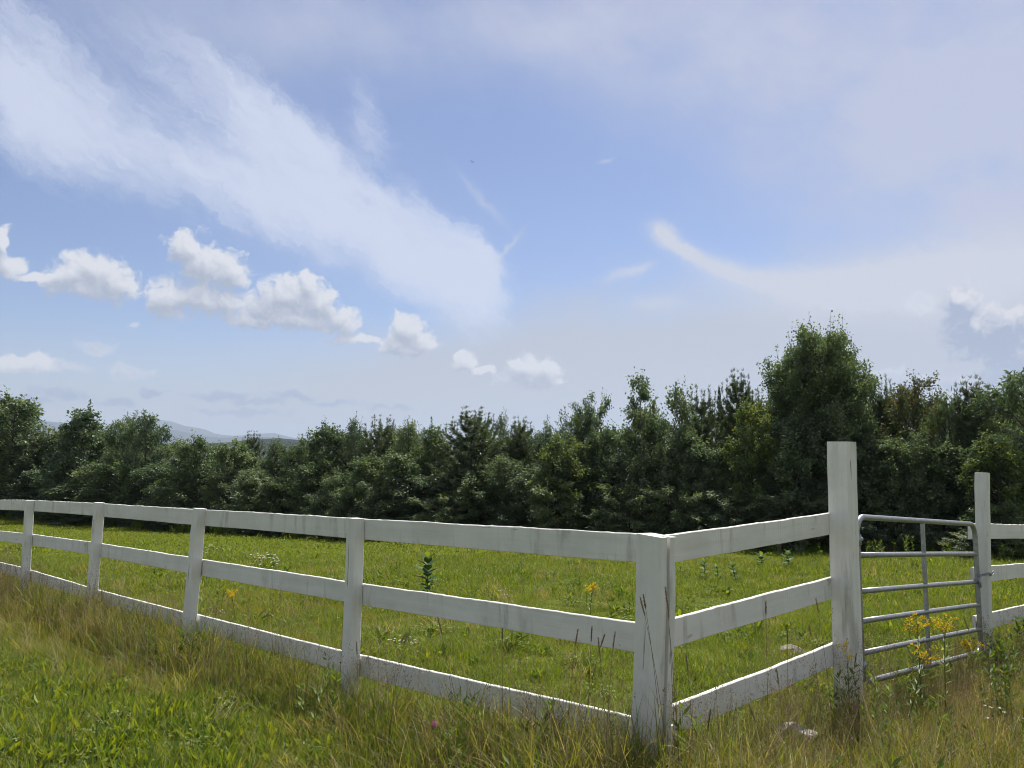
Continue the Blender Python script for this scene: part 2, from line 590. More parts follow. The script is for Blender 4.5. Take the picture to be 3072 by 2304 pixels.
def paint_mat(name, grain, saw):
    """weathered white paint on rough-sawn timber; grain is the local axis of the board"""
    m, t, out = new_mat(name)
    E.tree = t
    tc_ = t.nodes.new('ShaderNodeTexCoord')
    oi = t.nodes.new('ShaderNodeObjectInfo')
    sc_ = t.nodes.new('ShaderNodeVectorMath')
    sc_.operation = 'SCALE'
    sc_.inputs[0].default_value = (37.0, 53.0, 71.0)
    t.links.new(oi.outputs['Random'], sc_.inputs['Scale'])
    p = E.v('ADD', E(tc_.outputs['Object']), E(sc_.outputs[0]))
    lg = (1.2, 22.0, 22.0) if grain == 0 else (22.0, 22.0, 1.2)
    streak = E.noise(E.v('MULTIPLY', p, lg), 1.0, 5.0, 0.6)
    blot = E.noise(p, 3.2, 5.0, 0.62)
    stain_v = (7.0, 7.0, 1.1)
    runs = E.noise(E.v('MULTIPLY', p, stain_v), 1.6, 4.0, 0.55)
    shade = E.smooth(blot, 0.30, 0.66) * 0.55 + E.smooth(streak, 0.25, 0.6) * 0.45
    c_ = E.mix(shade, (0.63, 0.62, 0.57), (0.79, 0.78, 0.73))
    grime = E.smooth(runs, 0.52, 0.70) * E.smooth(blot, 0.40, 0.60)
    c_ = E.mix(grime * 0.68, c_, (0.36, 0.36, 0.30))
    knot = E.smooth(E.noise(E.v('MULTIPLY', p, (4.0, 9.0, 9.0) if grain == 0 else (9.0, 9.0, 4.0)), 1.0, 2.0, 0.5), 0.715, 0.76)
    c_ = E.mix(knot * 0.7, c_, (0.40, 0.38, 0.32))
    bare = E.smooth(streak, 0.635 if grain == 2 else 0.66, 0.70) * E.smooth(E.noise(p, 4.6, 3.0, 0.5), 0.49 if grain == 2 else 0.52, 0.60)
    c_ = E.mix(bare * (0.8 if grain == 2 else 0.45), c_, (0.17, 0.155, 0.13))
    if grain == 2:      # drying cracks
        crack = E.smooth(E.noise(E.v('MULTIPLY', p, (34.0, 34.0, 1.0)), 1.0, 3.0, 0.5), 0.655, 0.69) * E.smooth(E.noise(p, 2.4, 3.0, 0.5), 0.47, 0.54)
        c_ = E.mix(crack * 0.9, c_, (0.07, 0.062, 0.052))
        bare = E.m('MAXIMUM', bare, crack)
    b = t.nodes.new('ShaderNodeBsdfPrincipled')
    t.links.new(c_.s, b.inputs['Base Color'])
    b.inputs['Roughness'].default_value = 0.62
    b.inputs['Specular IOR Level'].default_value = 0.25
    hgt = streak * 0.9 + E.noise(E.v('MULTIPLY', p, (60, 60, 60)), 1.0, 3.0, 0.6) * 0.25 - bare * 0.7
    if saw:
        w = t.nodes.new('ShaderNodeTexWave')
        w.inputs['Scale'].default_value = 1.0
        w.inputs['Distortion'].default_value = 2.5
        w.inputs['Detail'].default_value = 2.0
        E.put(w, 'Vector', E.v('MULTIPLY', p, (13.0, 0.0, 4.0)))
        hgt = hgt + E(w.outputs['Fac']) * E.smooth(blot, 0.4, 0.6) * 0.22
    bp = t.nodes.new('ShaderNodeBump')
    bp.inputs['Strength'].default_value = 0.55
    bp.inputs['Distance'].default_value = 0.006
    t.links.new(hgt.s, bp.inputs['Height'])
    t.links.new(bp.outputs[0], b.inputs['Normal'])
    t.links.new(b.outputs[0], out.inputs[0])
    E.tree = wt
    return m


M = {}
M['rail_paint'] = paint_mat('rail_paint', 0, True)
M['post_paint'] = paint_mat('post_paint', 2, False)
M['galvanised'] = plain_mat('galvanised_steel', (0.31, 0.32, 0.34), rough=0.42, metal=0.7, noise_amt=0.22, noise_scale=30, spec=0.5)
M['bark'] = plain_mat('bark', (0.085, 0.072, 0.058), rough=0.95, noise_amt=0.4, noise_scale=14, bump=0.6, bump_scale=24)
M['pale_bark'] = plain_mat('pale_bark', (0.20, 0.19, 0.16), rough=0.9, noise_amt=0.4, noise_scale=9, bump=0.4, bump_scale=20)
M['stone'] = plain_mat('field_stone', (0.27, 0.245, 0.22), rough=0.9, noise_amt=0.35, noise_scale=9, bump=0.8, bump_scale=14)
M['weathered_wood'] = plain_mat('weathered_wood', (0.16, 0.15, 0.135), rough=0.9, noise_amt=0.3)
M['bird'] = plain_mat('dark_feathers', (0.02, 0.02, 0.025), rough=0.8)

GREENS = [(0.0, (0.056, 0.086, 0.056)), (0.35, (0.104, 0.148, 0.080)), (0.7, (0.165, 0.210, 0.092)), (1.0, (0.24, 0.27, 0.098))]
M['leaf'] = foliage_mat('broad_leaf', GREENS, trans=0.45, gloss=0.05, rough=0.55, spread=0.30, thin=(1.05, 1.15, 0.65))
M['yellow_leaf'] = foliage_mat('yellow_green_leaf', [(0.0, (0.045, 0.080, 0.030)), (0.35, (0.090, 0.140, 0.046)), (0.7, (0.155, 0.205, 0.055)), (1.0, (0.25, 0.265, 0.065))], trans=0.5, gloss=0.04, rough=0.55)
M['red_leaf'] = foliage_mat('reddish_leaf', [(0.0, (0.042, 0.065, 0.038)), (0.4, (0.078, 0.110, 0.055)), (0.75, (0.125, 0.140, 0.060)), (1.0, (0.18, 0.13, 0.07))], trans=0.42, gloss=0.05, rough=0.55)
M['needle'] = foliage_mat('pine_needle', [(0.0, (0.048, 0.074, 0.046)), (0.5, (0.092, 0.128, 0.070)), (1.0, (0.16, 0.195, 0.10))], trans=0.35, gloss=0.06)
M['grass'] = foliage_mat('grass_blade', [(0.0, (0.055, 0.115, 0.014)), (0.25, (0.145, 0.225, 0.020)), (0.5, (0.225, 0.260, 0.030)), (0.7, (0.23, 0.205, 0.062)), (0.85, (0.29, 0.23, 0.11)), (1.0, (0.46, 0.39, 0.25))],
                         trans=0.50, gloss=0.02, rough=0.5, spread=0.14, thin=(1.2, 1.15, 0.4))
M['weed_leaf'] = foliage_mat('weed_leaf', [(0.0, (0.040, 0.085, 0.016)), (0.5, (0.125, 0.205, 0.022)), (1.0, (0.27, 0.31, 0.030))], trans=0.50, gloss=0.025, rough=0.5)
M['milkweed_leaf'] = foliage_mat('milkweed_leaf', [(0.0, (0.05, 0.10, 0.045)), (0.6, (0.11, 0.18, 0.07)), (1.0, (0.24, 0.29, 0.03))], trans=0.4, gloss=0.02, rough=0.5)
M['stem'] = plain_mat('green_stem', (0.085, 0.105, 0.03), rough=0.8)
M['dry_stem'] = plain_mat('dry_stem', (0.15, 0.10, 0.055), rough=0.85)
M['yellow_floret'] = foliage_mat('yellow_floret', [(0.0, (0.50, 0.36, 0.01)), (1.0, (0.78, 0.60, 0.03))], trans=0.35, gloss=0.02)
M['white_floret'] = foliage_mat('white_floret', [(0.0, (0.62, 0.62, 0.58)), (1.0, (0.82, 0.82, 0.80))], trans=0.3, gloss=0.02, thin=(1, 1, 1))
M['pink_floret'] = foliage_mat('pink_floret', [(0.0, (0.42, 0.10, 0.24)), (1.0, (0.66, 0.28, 0.44))], trans=0.3, gloss=0.02, thin=(1, 1, 1))
M['brown_grass'] = foliage_mat('brown_seed_grass', [(0.6, (0.12, 0.08, 0.04)), (0.85, (0.24, 0.18, 0.09)), (1.0, (0.42, 0.34, 0.20))], trans=0.3, gloss=0.02, thin=(1, 1, 1))
M['seed_head'] = foliage_mat('seed_head', [(0.0, (0.13, 0.085, 0.05)), (1.0, (0.34, 0.26, 0.17))], trans=0.25, gloss=0.02, thin=(1, 1, 1))


# ------------------------------------------------------------------ ground
def ground(x, y):
    x, y = np.asarray(x, float), np.asarray(y, float)
    d = np.logaddexp(0.0, np.clip((y - 2.5) * 2, -60, 2e5)) / 2
    extra = 0.025 * np.clip((x + 30) / 24, 0, 1) + 0.004       # the lower field is steeper, less so on the left
    e1, e2 = np.clip(y - 10, 0, 15), np.maximum(y - 25, 0)
    d = 0.05 * d + extra * (e1 * e1 / 30 + e2 * np.exp(-e2 / 400))
    z = -45.0 * (1 - np.exp(-d / 45.0))
    z = z - 0.03 * np.maximum(0, np.minimum(x, 30)) * np.exp(-((y - 5) / 6) ** 2)
    near = np.exp(-(np.hypot(x, y) / 60) ** 2)
    z = z + near * (0.022 * np.sin(x * 1.7 + 1.3 * np.sin(y * 0.9)) + 0.018 * np.sin(y * 2.1 + x * 0.6) + 0.012 * np.sin(x * 3.9 - y * 3.1))
    return z


def spaced(fine0, fine1, step, far, grow=1.22):
    a = list(np.arange(fine0, fine1 + 1e-6, step))
    s = step
    while a[-1] < far:
        s *= grow
        a.append(a[-1] + s)
    s = step
    while a[0] > -far:
        s *= grow
        a.insert(0, a[0] - s)
    return np.array(a)


gx, gy = spaced(-30, 16, 0.4, 26000), spaced(-2, 48, 0.35, 26000)
GX, GY = np.meshgrid(gx, gy)
GV = np.stack([GX, GY, ground(GX, GY)], -1).reshape(-1, 3)
nx, ny = len(gx), len(gy)
ii = (np.arange(ny - 1)[:, None] * nx + np.arange(nx - 1)[None]).reshape(-1)
GF = np.stack([ii, ii + 1, ii + 1 + nx, ii + nx], 1)

m, t, out = new_mat('meadow_ground')
E.tree = t
tc_ = t.nodes.new('ShaderNodeTexCoord')
gp = E(tc_.outputs['Object'])
n_big = E.noise(gp, 0.35, 5.0, 0.6)
n_mid = E.noise(gp, 2.6, 5.0, 0.65)
n_fine = E.noise(gp, 26.0, 5.0, 0.7)
gc = E.mix(E.smooth(n_big, 0.3, 0.7), (0.105, 0.140, 0.016), (0.165, 0.185, 0.024))
gc = E.mix(E.smooth(n_mid, 0.52, 0.75) * 0.6, gc, (0.105, 0.092, 0.036))
gc = E.mix(E.smooth(n_fine, 0.42, 0.62) * 0.45, gc, (0.05, 0.058, 0.014))
b = t.nodes.new('ShaderNodeBsdfPrincipled')
b.inputs['Roughness'].default_value = 0.95
b.inputs['Specular IOR Level'].default_value = 0.1
t.links.new(gc.s, b.inputs['Base Color'])
bp = t.nodes.new('ShaderNodeBump')
bp.inputs['Strength'].default_value = 0.9
bp.inputs['Distance'].default_value = 0.05
t.links.new((n_fine + n_mid).s, bp.inputs['Height'])
t.links.new(bp.outputs[0], b.inputs['Normal'])
t.links.new(b.outputs[0], out.inputs[0])
E.tree = wt
M['ground'] = m
ground_o = link('ground', mesh_data('ground', GV, GF, M['ground'], smooth=True))
tag(ground_o, 'grassy meadow ground falling gently away to the valley', 'ground', kind='structure')

# ------------------------------------------------------------------ far hills
M['hill'] = plain_mat('wooded_hillside', (0.024, 0.034, 0.030), rough=1.0, noise_amt=0.35, noise_scale=0.01, spec=0.0)


def hill_range(name, label, dist, crest, depth, seed, rough):
    """a ridge: crest heights along x, falling off to the valley in front and behind"""
    g = np.random.default_rng(seed)
    xs = np.linspace(crest[0][0], crest[-1][0], 160)
    h = np.interp(xs, [c_[0] for c_ in crest], [c_[1] for c_ in crest])
    w = np.convolve(g.normal(0, 1, 200), np.ones(6) / 6, 'same')[:160]
    h = np.maximum(h + w * rough, -30)
    prof = [(-1.0, 0.0), (-0.72, 0.28), (-0.45, 0.60), (-0.2, 0.88), (0.0, 1.0), (0.3, 0.8), (0.7, 0.3), (1.0, 0.0)]
    V, F = [], []
    for j, (dy_, k) in enumerate(prof):
        wob = np.convolve(g.normal(0, 1, 220), np.ones(12) / 12, 'same')[:160] * depth * 0.05 * (0 < j < 7)
        z = -48 + (h + 48) * np.clip(k + (wob / depth) * (k < 1), 0, 1)
        V += [(x, dist + dy_ * depth + q, zz) for x, zz, q in zip(xs, z, wob if k < 1 else wob * 0)]
    for j in range(len(prof) - 1):
        for i in range(159):
            a = j * 160 + i
            F.append((a, a + 1, a + 161, a + 160))
    o = link(name, mesh_data(name, V, F, M['hill'], smooth=True))
    return tag(o, label, 'hill', kind='structure')

hill_range('far_mountain', 'faint blue far mountain behind the hills', 9600.0,
           [(-8103, 176), (-5801, 233), (-4938, 291), (-4463, 383), (-4308, 400), (-4074, 320), (-3825, 280), (-3684, 211), (-3436, 193), (-3206, 222), (-2958, 233), (-2726, 176), (-2050, 90), (-610, 11), (2259, 6), (6776, 23)], 1100.0, 3, 7.0)
hill_range('hills', 'blue wooded hills across the valley', 7000.0,
           [(-7173, 171), (-5500, 297), (-4405, 293), (-4108, 264), (-3602, 226), (-3116, 192), (-3041, 196), (-2829, 146), (-2618, 125), (-2463, 133), (-2198, 129), (-1916, 108), (-1285, 45), (-25, 4), (2073, 33), (5434, 66)], 1600.0, 4, 6.0)
hill_range('near_ridge', 'low wooded ridge beyond the trees', 1500.0,
           [(-1355, 15), (-815, 17), (-563, 19), (-519, 24), (-456, 25), (-419, 23), (-365, 15), (-185, 6), (1074, 11)], 420.0, 5, 2.5)

# ------------------------------------------------------------------ trees
TREE_H, TREE_W = 6.0, 1.6      # every pattern tree is built at this height and half width


def unit(v):
    return v / (np.linalg.norm(v, axis=-1, keepdims=True) + 1e-9)


def broad_tree(seed, profile, limbs, rise, leaf_l, leaf_w, per_twig, twigs, first, droop, spread, leaders=1, tint0=0.35, tint_sd=0.13, top_light=0.12, shoots=0, fan=0.28):
    """trunk, limbs and twigs; leaves in clumps along the twigs"""
    g = np.random.default_rng(seed)
    wood, crown = Geo(), Geo()
    prof_t, prof_r = zip(*profile)
    trunks = []
    for k in range(leaders):
        off = g.normal(0, fan, 2) * (leaders > 1)
        n = 9
        zz = np.linspace(0, TREE_H * (0.965 - 0.10 * k * (leaders > 1)), n)
        wx = np.cumsum(g.normal(0, 0.035, n)) + off[0] * (zz / TREE_H) ** 0.8 * 2.2
        wy = np.cumsum(g.normal(0, 0.035, n)) + off[1] * (zz / TREE_H) ** 0.8 * 2.2
        P = np.stack([wx - wx[0], wy - wy[0], zz], 1)
        wood.tube(P, np.linspace(0.085 if leaders == 1 else 0.06, 0.008, n), 6)
        trunks.append(P)
    LP, LD, LT, tips = [], [], [], []
    for i in range(limbs):
        P = trunks[i % leaders]
        f_ = first + (0.97 - first) * ((i + g.uniform(0, 0.9)) / limbs)
        z0 = f_ * P[-1][2]
        s0 = np.array([np.interp(z0, P[:, 2], P[:, 0]), np.interp(z0, P[:, 2], P[:, 1]), z0])
        a = i * 2.39996 + g.uniform(-0.5, 0.5)
        r = np.interp(f_, prof_t, prof_r) * TREE_W * g.uniform(0.72, 1.12)
        up = rise * g.uniform(0.6, 1.3) * (0.5 + 0.9 * f_)
        d = np.array([math.cos(a), math.sin(a), 0.0])
        m_ = 6
        tt = np.linspace(0, 1, m_)
        B = s0 + d * r * tt[:, None] + np.array([0, 0, 1.0]) * (up * r * tt ** 0.9 - droop * r * tt ** 2.2)[:, None]
        B[1:] += g.normal(0, 0.035, (m_ - 1, 3)) * (0.3 + r)
        wood.tube(B, np.linspace(0.026 * (0.5 + r * 0.6), 0.004, m_), 4, cap=False)
        if f_ > 0.35:
            tips.append(B[-1] if g.random() < 0.6 else B[-2])
        nt = max(3, int(twigs * (0.45 + r)))
        clump_t = g.normal(0, 0.10)
        for j in range(nt):
            t_ = g.uniform(0.22, 1.0) ** 0.75
            q = np.array([np.interp(t_, tt, B[:, k]) for k in range(3)])
            td = unit(d * g.uniform(0.1, 1.0) + g.normal(0, 0.65, 3) + np.array([0, 0, 0.35 - droop]))
            tl = spread * g.uniform(0.5, 1.15)
            npt = max(4, int(per_twig * g.uniform(0.5, 1.4)))
            u_ = g.uniform(0.15, 1.05, npt)
            pts = q + td * (tl * u_)[:, None] + g.normal(0, spread * 0.22, (npt, 3))
            if g.random() < 0.35:
                wood.tube(np.stack([q, q + td * tl]), [0.006, 0.002], 3, cap=False)
            LP.append(pts)
            LD.append(unit(td * 0.6 + d * 0.4 + g.normal(0, 0.7, (npt, 3)) + np.array([0, 0, -0.25 - droop])))
            zrel = pts[:, 2] / TREE_H
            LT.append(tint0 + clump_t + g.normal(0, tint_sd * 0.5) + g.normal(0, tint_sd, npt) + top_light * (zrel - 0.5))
    for k in range(shoots):                  # upright leafy shoots that break the outline
        q = tips[int(g.integers(len(tips)))] + g.normal(0, 0.10, 3)
        td = unit(np.array([q[0] * 0.16, q[1] * 0.16, 1.0]) + g.normal(0, 0.10, 3))
        tl = g.uniform(0.35, 0.80)
        wood.tube(np.stack([q, q + td * tl * 0.6, q + td * tl]), [0.006, 0.004, 0.0015], 3, cap=False)
        npt = int(g.integers(9, 18))
        u_ = np.sort(g.uniform(0.1, 1.0, npt))
        LP.append(q + td * (tl * u_)[:, None] + g.normal(0, 0.035, (npt, 3)))
        LD.append(unit(g.normal(0, 1, (npt, 3)) + np.array([0, 0, -0.1])))
        LT.append(tint0 + 0.05 + g.normal(0, tint_sd, npt))
    LP, LD, LT = np.concatenate(LP), np.concatenate(LD), np.concatenate(LT)
    LP[:, 2] = np.maximum(LP[:, 2], 0.06)
    N = len(LP)
    nrm = unit(g.normal(0, 0.75, (N, 3)) + np.array([0, 0, 0.75]))
    sz = g.uniform(0.7, 1.25, N)
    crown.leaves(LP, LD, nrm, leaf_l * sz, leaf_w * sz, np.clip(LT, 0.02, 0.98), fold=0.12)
    return wood, crown


def needle_tree(seed, whorls, reach, upturn, tuft_l, candle, tint0, dense=1.0):
    """whorled conifer with needle tufts and upright candles"""
    g = np.random.default_rng(seed)
    wood, crown = Geo(), Geo()
    n = 8
    P = np.stack([np.cumsum(g.normal(0, 0.015, n)), np.cumsum(g.normal(0, 0.015, n)), np.linspace(0, TREE_H * 0.985, n)], 1)
    wood.tube(P, np.linspace(0.085, 0.010, n), 6)
    TP, TD = [], []
    for w in range(whorls):
        f_ = 0.05 + 0.93 * (w / (whorls - 1)) ** 0.92
        z0 = f_ * TREE_H * 0.97
        nb = int(g.integers(5, 8))
        a0 = g.uniform(0, 6.28)
        for b_ in range(nb):
            a = a0 + b_ * 6.283 / nb + g.uniform(-0.3, 0.3)
            r = reach(f_) * TREE_W * g.uniform(0.7, 1.15)
            d = np.array([math.cos(a), math.sin(a), 0.0])
            tt = np.linspace(0, 1, 6)
            B = np.array([P[0][0], 0, z0]) + d * (r * tt)[:, None] + np.array([0, 0, 1.0]) * (r * (0.10 * tt + upturn * tt ** 2.4) + 0.25 * upturn * tt * (f_ > 0.75))[:, None]
            B[1:] += g.normal(0, 0.02, (5, 3))
            wood.tube(B, np.linspace(0.018, 0.004, 6), 4, cap=False)
            for k in range(int((5 + 16 * r) * dense)):
                t_ = g.uniform(0.12, 1.0)
                q = np.array([np.interp(t_, tt, B[:, c_]) for c_ in range(3)])
                side = unit(d * 0.7 + np.cross(d, [0, 0, 1]) * g.choice([-1, 1]) * g.uniform(0.2, 0.9) + np.array([0, 0, g.uniform(-0.1, 0.35)]))
                L_ = (0.06 + 0.30 * r * (1 - 0.5 * t_)) * g.uniform(0.4, 1.1)
                for u_ in np.arange(0.05, 1.01, max(0.12, 0.10 / (L_ + 0.05))):
                    TP.append(q + side * L_ * u_)
                    TD.append(side * 0.8 + d * 0.3 + np.array([0, 0, 0.25]))
            if candle and f_ > 0.55:
                for u_ in np.linspace(0, 1, 4):
                    TP.append(B[-1] + np.array([0, 0, candle * u_ * g.uniform(0.5, 1.0)]))
                    TD.append(np.array([d[0] * 0.2, d[1] * 0.2, 1.0]))
    top = P[-1]
    for u_ in np.linspace(0, 1, 9):
        TP.append(top + np.array([0, 0, (candle or 0.2) * 1.3 * (u_ - 0.75)]))
        TD.append(np.array([0, 0, 1.0]))
    TP, TD = np.array(TP), unit(np.array(TD))
    K = 8
    base = np.repeat(TP, K, 0)
    dirs = unit(np.repeat(TD, K, 0) + g.normal(0, 0.55, (len(base), 3)))
    tint = np.clip(tint0 + np.repeat(g.normal(0, 0.14, len(TP)), K) + g.normal(0, 0.08, len(base)), 0.02, 0.98)
    crown.leaves(base, dirs, g.normal(0, 1, (len(base), 3)), tuft_l * g.uniform(0.7, 1.2, len(base)), tuft_l * 0.14, tint)
    return wood, crown


EDGE_PROFILE = [(0.0, 0.75), (0.15, 0.95), (0.35, 1.0), (0.6, 0.85), (0.8, 0.55), (0.93, 0.28), (1.0, 0.12)]
ROUND_PROFILE = [(0.0, 0.5), (0.2, 0.85), (0.45, 1.0), (0.7, 0.95), (0.88, 0.62), (1.0, 0.22)]
CROWN_PROFILE = [(0.0, 0.6), (0.2, 0.85), (0.45, 1.0), (0.65, 0.97), (0.8, 0.78), (0.92, 0.48), (1.0, 0.18)]
SPIRE_PROFILE = [(0.0, 0.8), (0.2, 1.0), (0.45, 0.82), (0.7, 0.5), (0.88, 0.25), (1.0, 0.08)]
BUSH_PROFILE = [(0.0, 0.9), (0.3, 1.0), (0.7, 0.9), (1.0, 0.5)]
PATTERNS = {}


def pattern(kind, wood, crown, leaf, bark):
    V = np.concatenate(crown.V)              # bring every pattern to the same height and half width
    kz = TREE_H / np.percentile(V[:, 2], 99.8)
    kr = TREE_W / np.percentile(np.hypot(V[:, 0], V[:, 1]), 91.0)
    for ge in (wood, crown):
        for a in ge.V:
            a[:, :2] *= kr
            a[:, 2] *= kz
    PATTERNS.setdefault(kind, []).append((wood.data(kind + '_trunk', M[bark], True), crown.data(kind + '_crown', M[leaf])))


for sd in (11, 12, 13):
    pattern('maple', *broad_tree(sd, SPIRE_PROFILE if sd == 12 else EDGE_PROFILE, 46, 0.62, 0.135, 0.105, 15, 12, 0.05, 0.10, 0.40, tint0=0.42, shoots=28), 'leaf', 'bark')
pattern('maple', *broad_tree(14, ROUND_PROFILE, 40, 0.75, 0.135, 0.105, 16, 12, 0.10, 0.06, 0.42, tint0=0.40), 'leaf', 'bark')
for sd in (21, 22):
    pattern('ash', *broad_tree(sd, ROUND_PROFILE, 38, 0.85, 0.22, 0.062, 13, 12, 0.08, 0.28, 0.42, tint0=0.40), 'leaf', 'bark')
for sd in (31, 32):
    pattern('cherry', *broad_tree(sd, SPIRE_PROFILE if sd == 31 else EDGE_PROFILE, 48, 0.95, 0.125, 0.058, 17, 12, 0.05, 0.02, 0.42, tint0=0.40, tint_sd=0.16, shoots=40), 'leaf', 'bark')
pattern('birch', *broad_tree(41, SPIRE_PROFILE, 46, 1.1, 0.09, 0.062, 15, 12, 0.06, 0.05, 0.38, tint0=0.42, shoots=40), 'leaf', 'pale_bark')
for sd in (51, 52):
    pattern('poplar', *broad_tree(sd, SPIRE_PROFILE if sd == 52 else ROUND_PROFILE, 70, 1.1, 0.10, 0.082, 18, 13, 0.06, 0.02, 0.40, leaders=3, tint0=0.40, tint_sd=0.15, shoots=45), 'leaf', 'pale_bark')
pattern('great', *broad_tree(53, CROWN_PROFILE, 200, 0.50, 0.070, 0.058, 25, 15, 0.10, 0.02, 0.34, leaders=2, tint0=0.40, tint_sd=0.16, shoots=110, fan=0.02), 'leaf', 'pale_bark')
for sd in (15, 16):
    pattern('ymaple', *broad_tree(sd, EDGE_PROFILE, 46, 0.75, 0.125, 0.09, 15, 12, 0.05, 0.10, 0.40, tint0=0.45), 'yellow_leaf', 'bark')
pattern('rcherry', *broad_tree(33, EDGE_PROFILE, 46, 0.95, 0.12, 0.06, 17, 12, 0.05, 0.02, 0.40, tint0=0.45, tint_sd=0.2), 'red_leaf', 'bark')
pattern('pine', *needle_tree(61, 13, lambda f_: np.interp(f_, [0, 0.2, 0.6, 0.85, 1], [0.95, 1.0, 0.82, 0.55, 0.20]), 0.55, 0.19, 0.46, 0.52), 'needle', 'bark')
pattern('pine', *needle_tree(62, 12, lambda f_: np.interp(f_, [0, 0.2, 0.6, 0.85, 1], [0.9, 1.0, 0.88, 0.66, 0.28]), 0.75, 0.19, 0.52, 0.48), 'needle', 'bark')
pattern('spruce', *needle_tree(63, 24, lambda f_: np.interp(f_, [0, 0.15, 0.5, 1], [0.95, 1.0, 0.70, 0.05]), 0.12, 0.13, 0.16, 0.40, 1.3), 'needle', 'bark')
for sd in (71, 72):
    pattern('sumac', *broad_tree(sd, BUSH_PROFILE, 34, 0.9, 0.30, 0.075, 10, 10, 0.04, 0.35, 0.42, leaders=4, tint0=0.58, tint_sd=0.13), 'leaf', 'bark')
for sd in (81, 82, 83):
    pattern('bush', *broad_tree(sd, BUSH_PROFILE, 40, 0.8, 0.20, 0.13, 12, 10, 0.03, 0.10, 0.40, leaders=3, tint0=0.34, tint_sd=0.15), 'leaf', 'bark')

NAMES = {'maple': 'maple_tree', 'ash': 'ash_tree', 'cherry': 'cherry_tree', 'birch': 'birch_tree', 'poplar': 'poplar_tree', 'great': 'poplar_tree', 'ymaple': 'maple_tree', 'rcherry': 'cherry_tree', 'pine': 'pine_tree', 'spruce': 'spruce_tree', 'sumac': 'sumac_shrub', 'bush': 'shrub'}
tree_count = {}


def plant_tree(kind, x, y, z, h, w, label, group=None, lean=0.0):
    k = tree_count.get(kind, 0)
    tree_count[kind] = k + 1
    wd, cr = PATTERNS[kind][k % len(PATTERNS[kind])]
    cat = 'shrub' if kind in ('sumac', 'bush') else 'tree'
    s_ = w / TREE_W
    root = thing(NAMES[kind], label, cat, (x, y, z), (0, lean, (k * 2.1 + x + (1.6 if kind == 'great' else 0.0)) % 6.283), group, (s_, s_ * 1.0, h / TREE_H))
    link('trunk', wd, root)
    link('crown', cr, root)
    return root


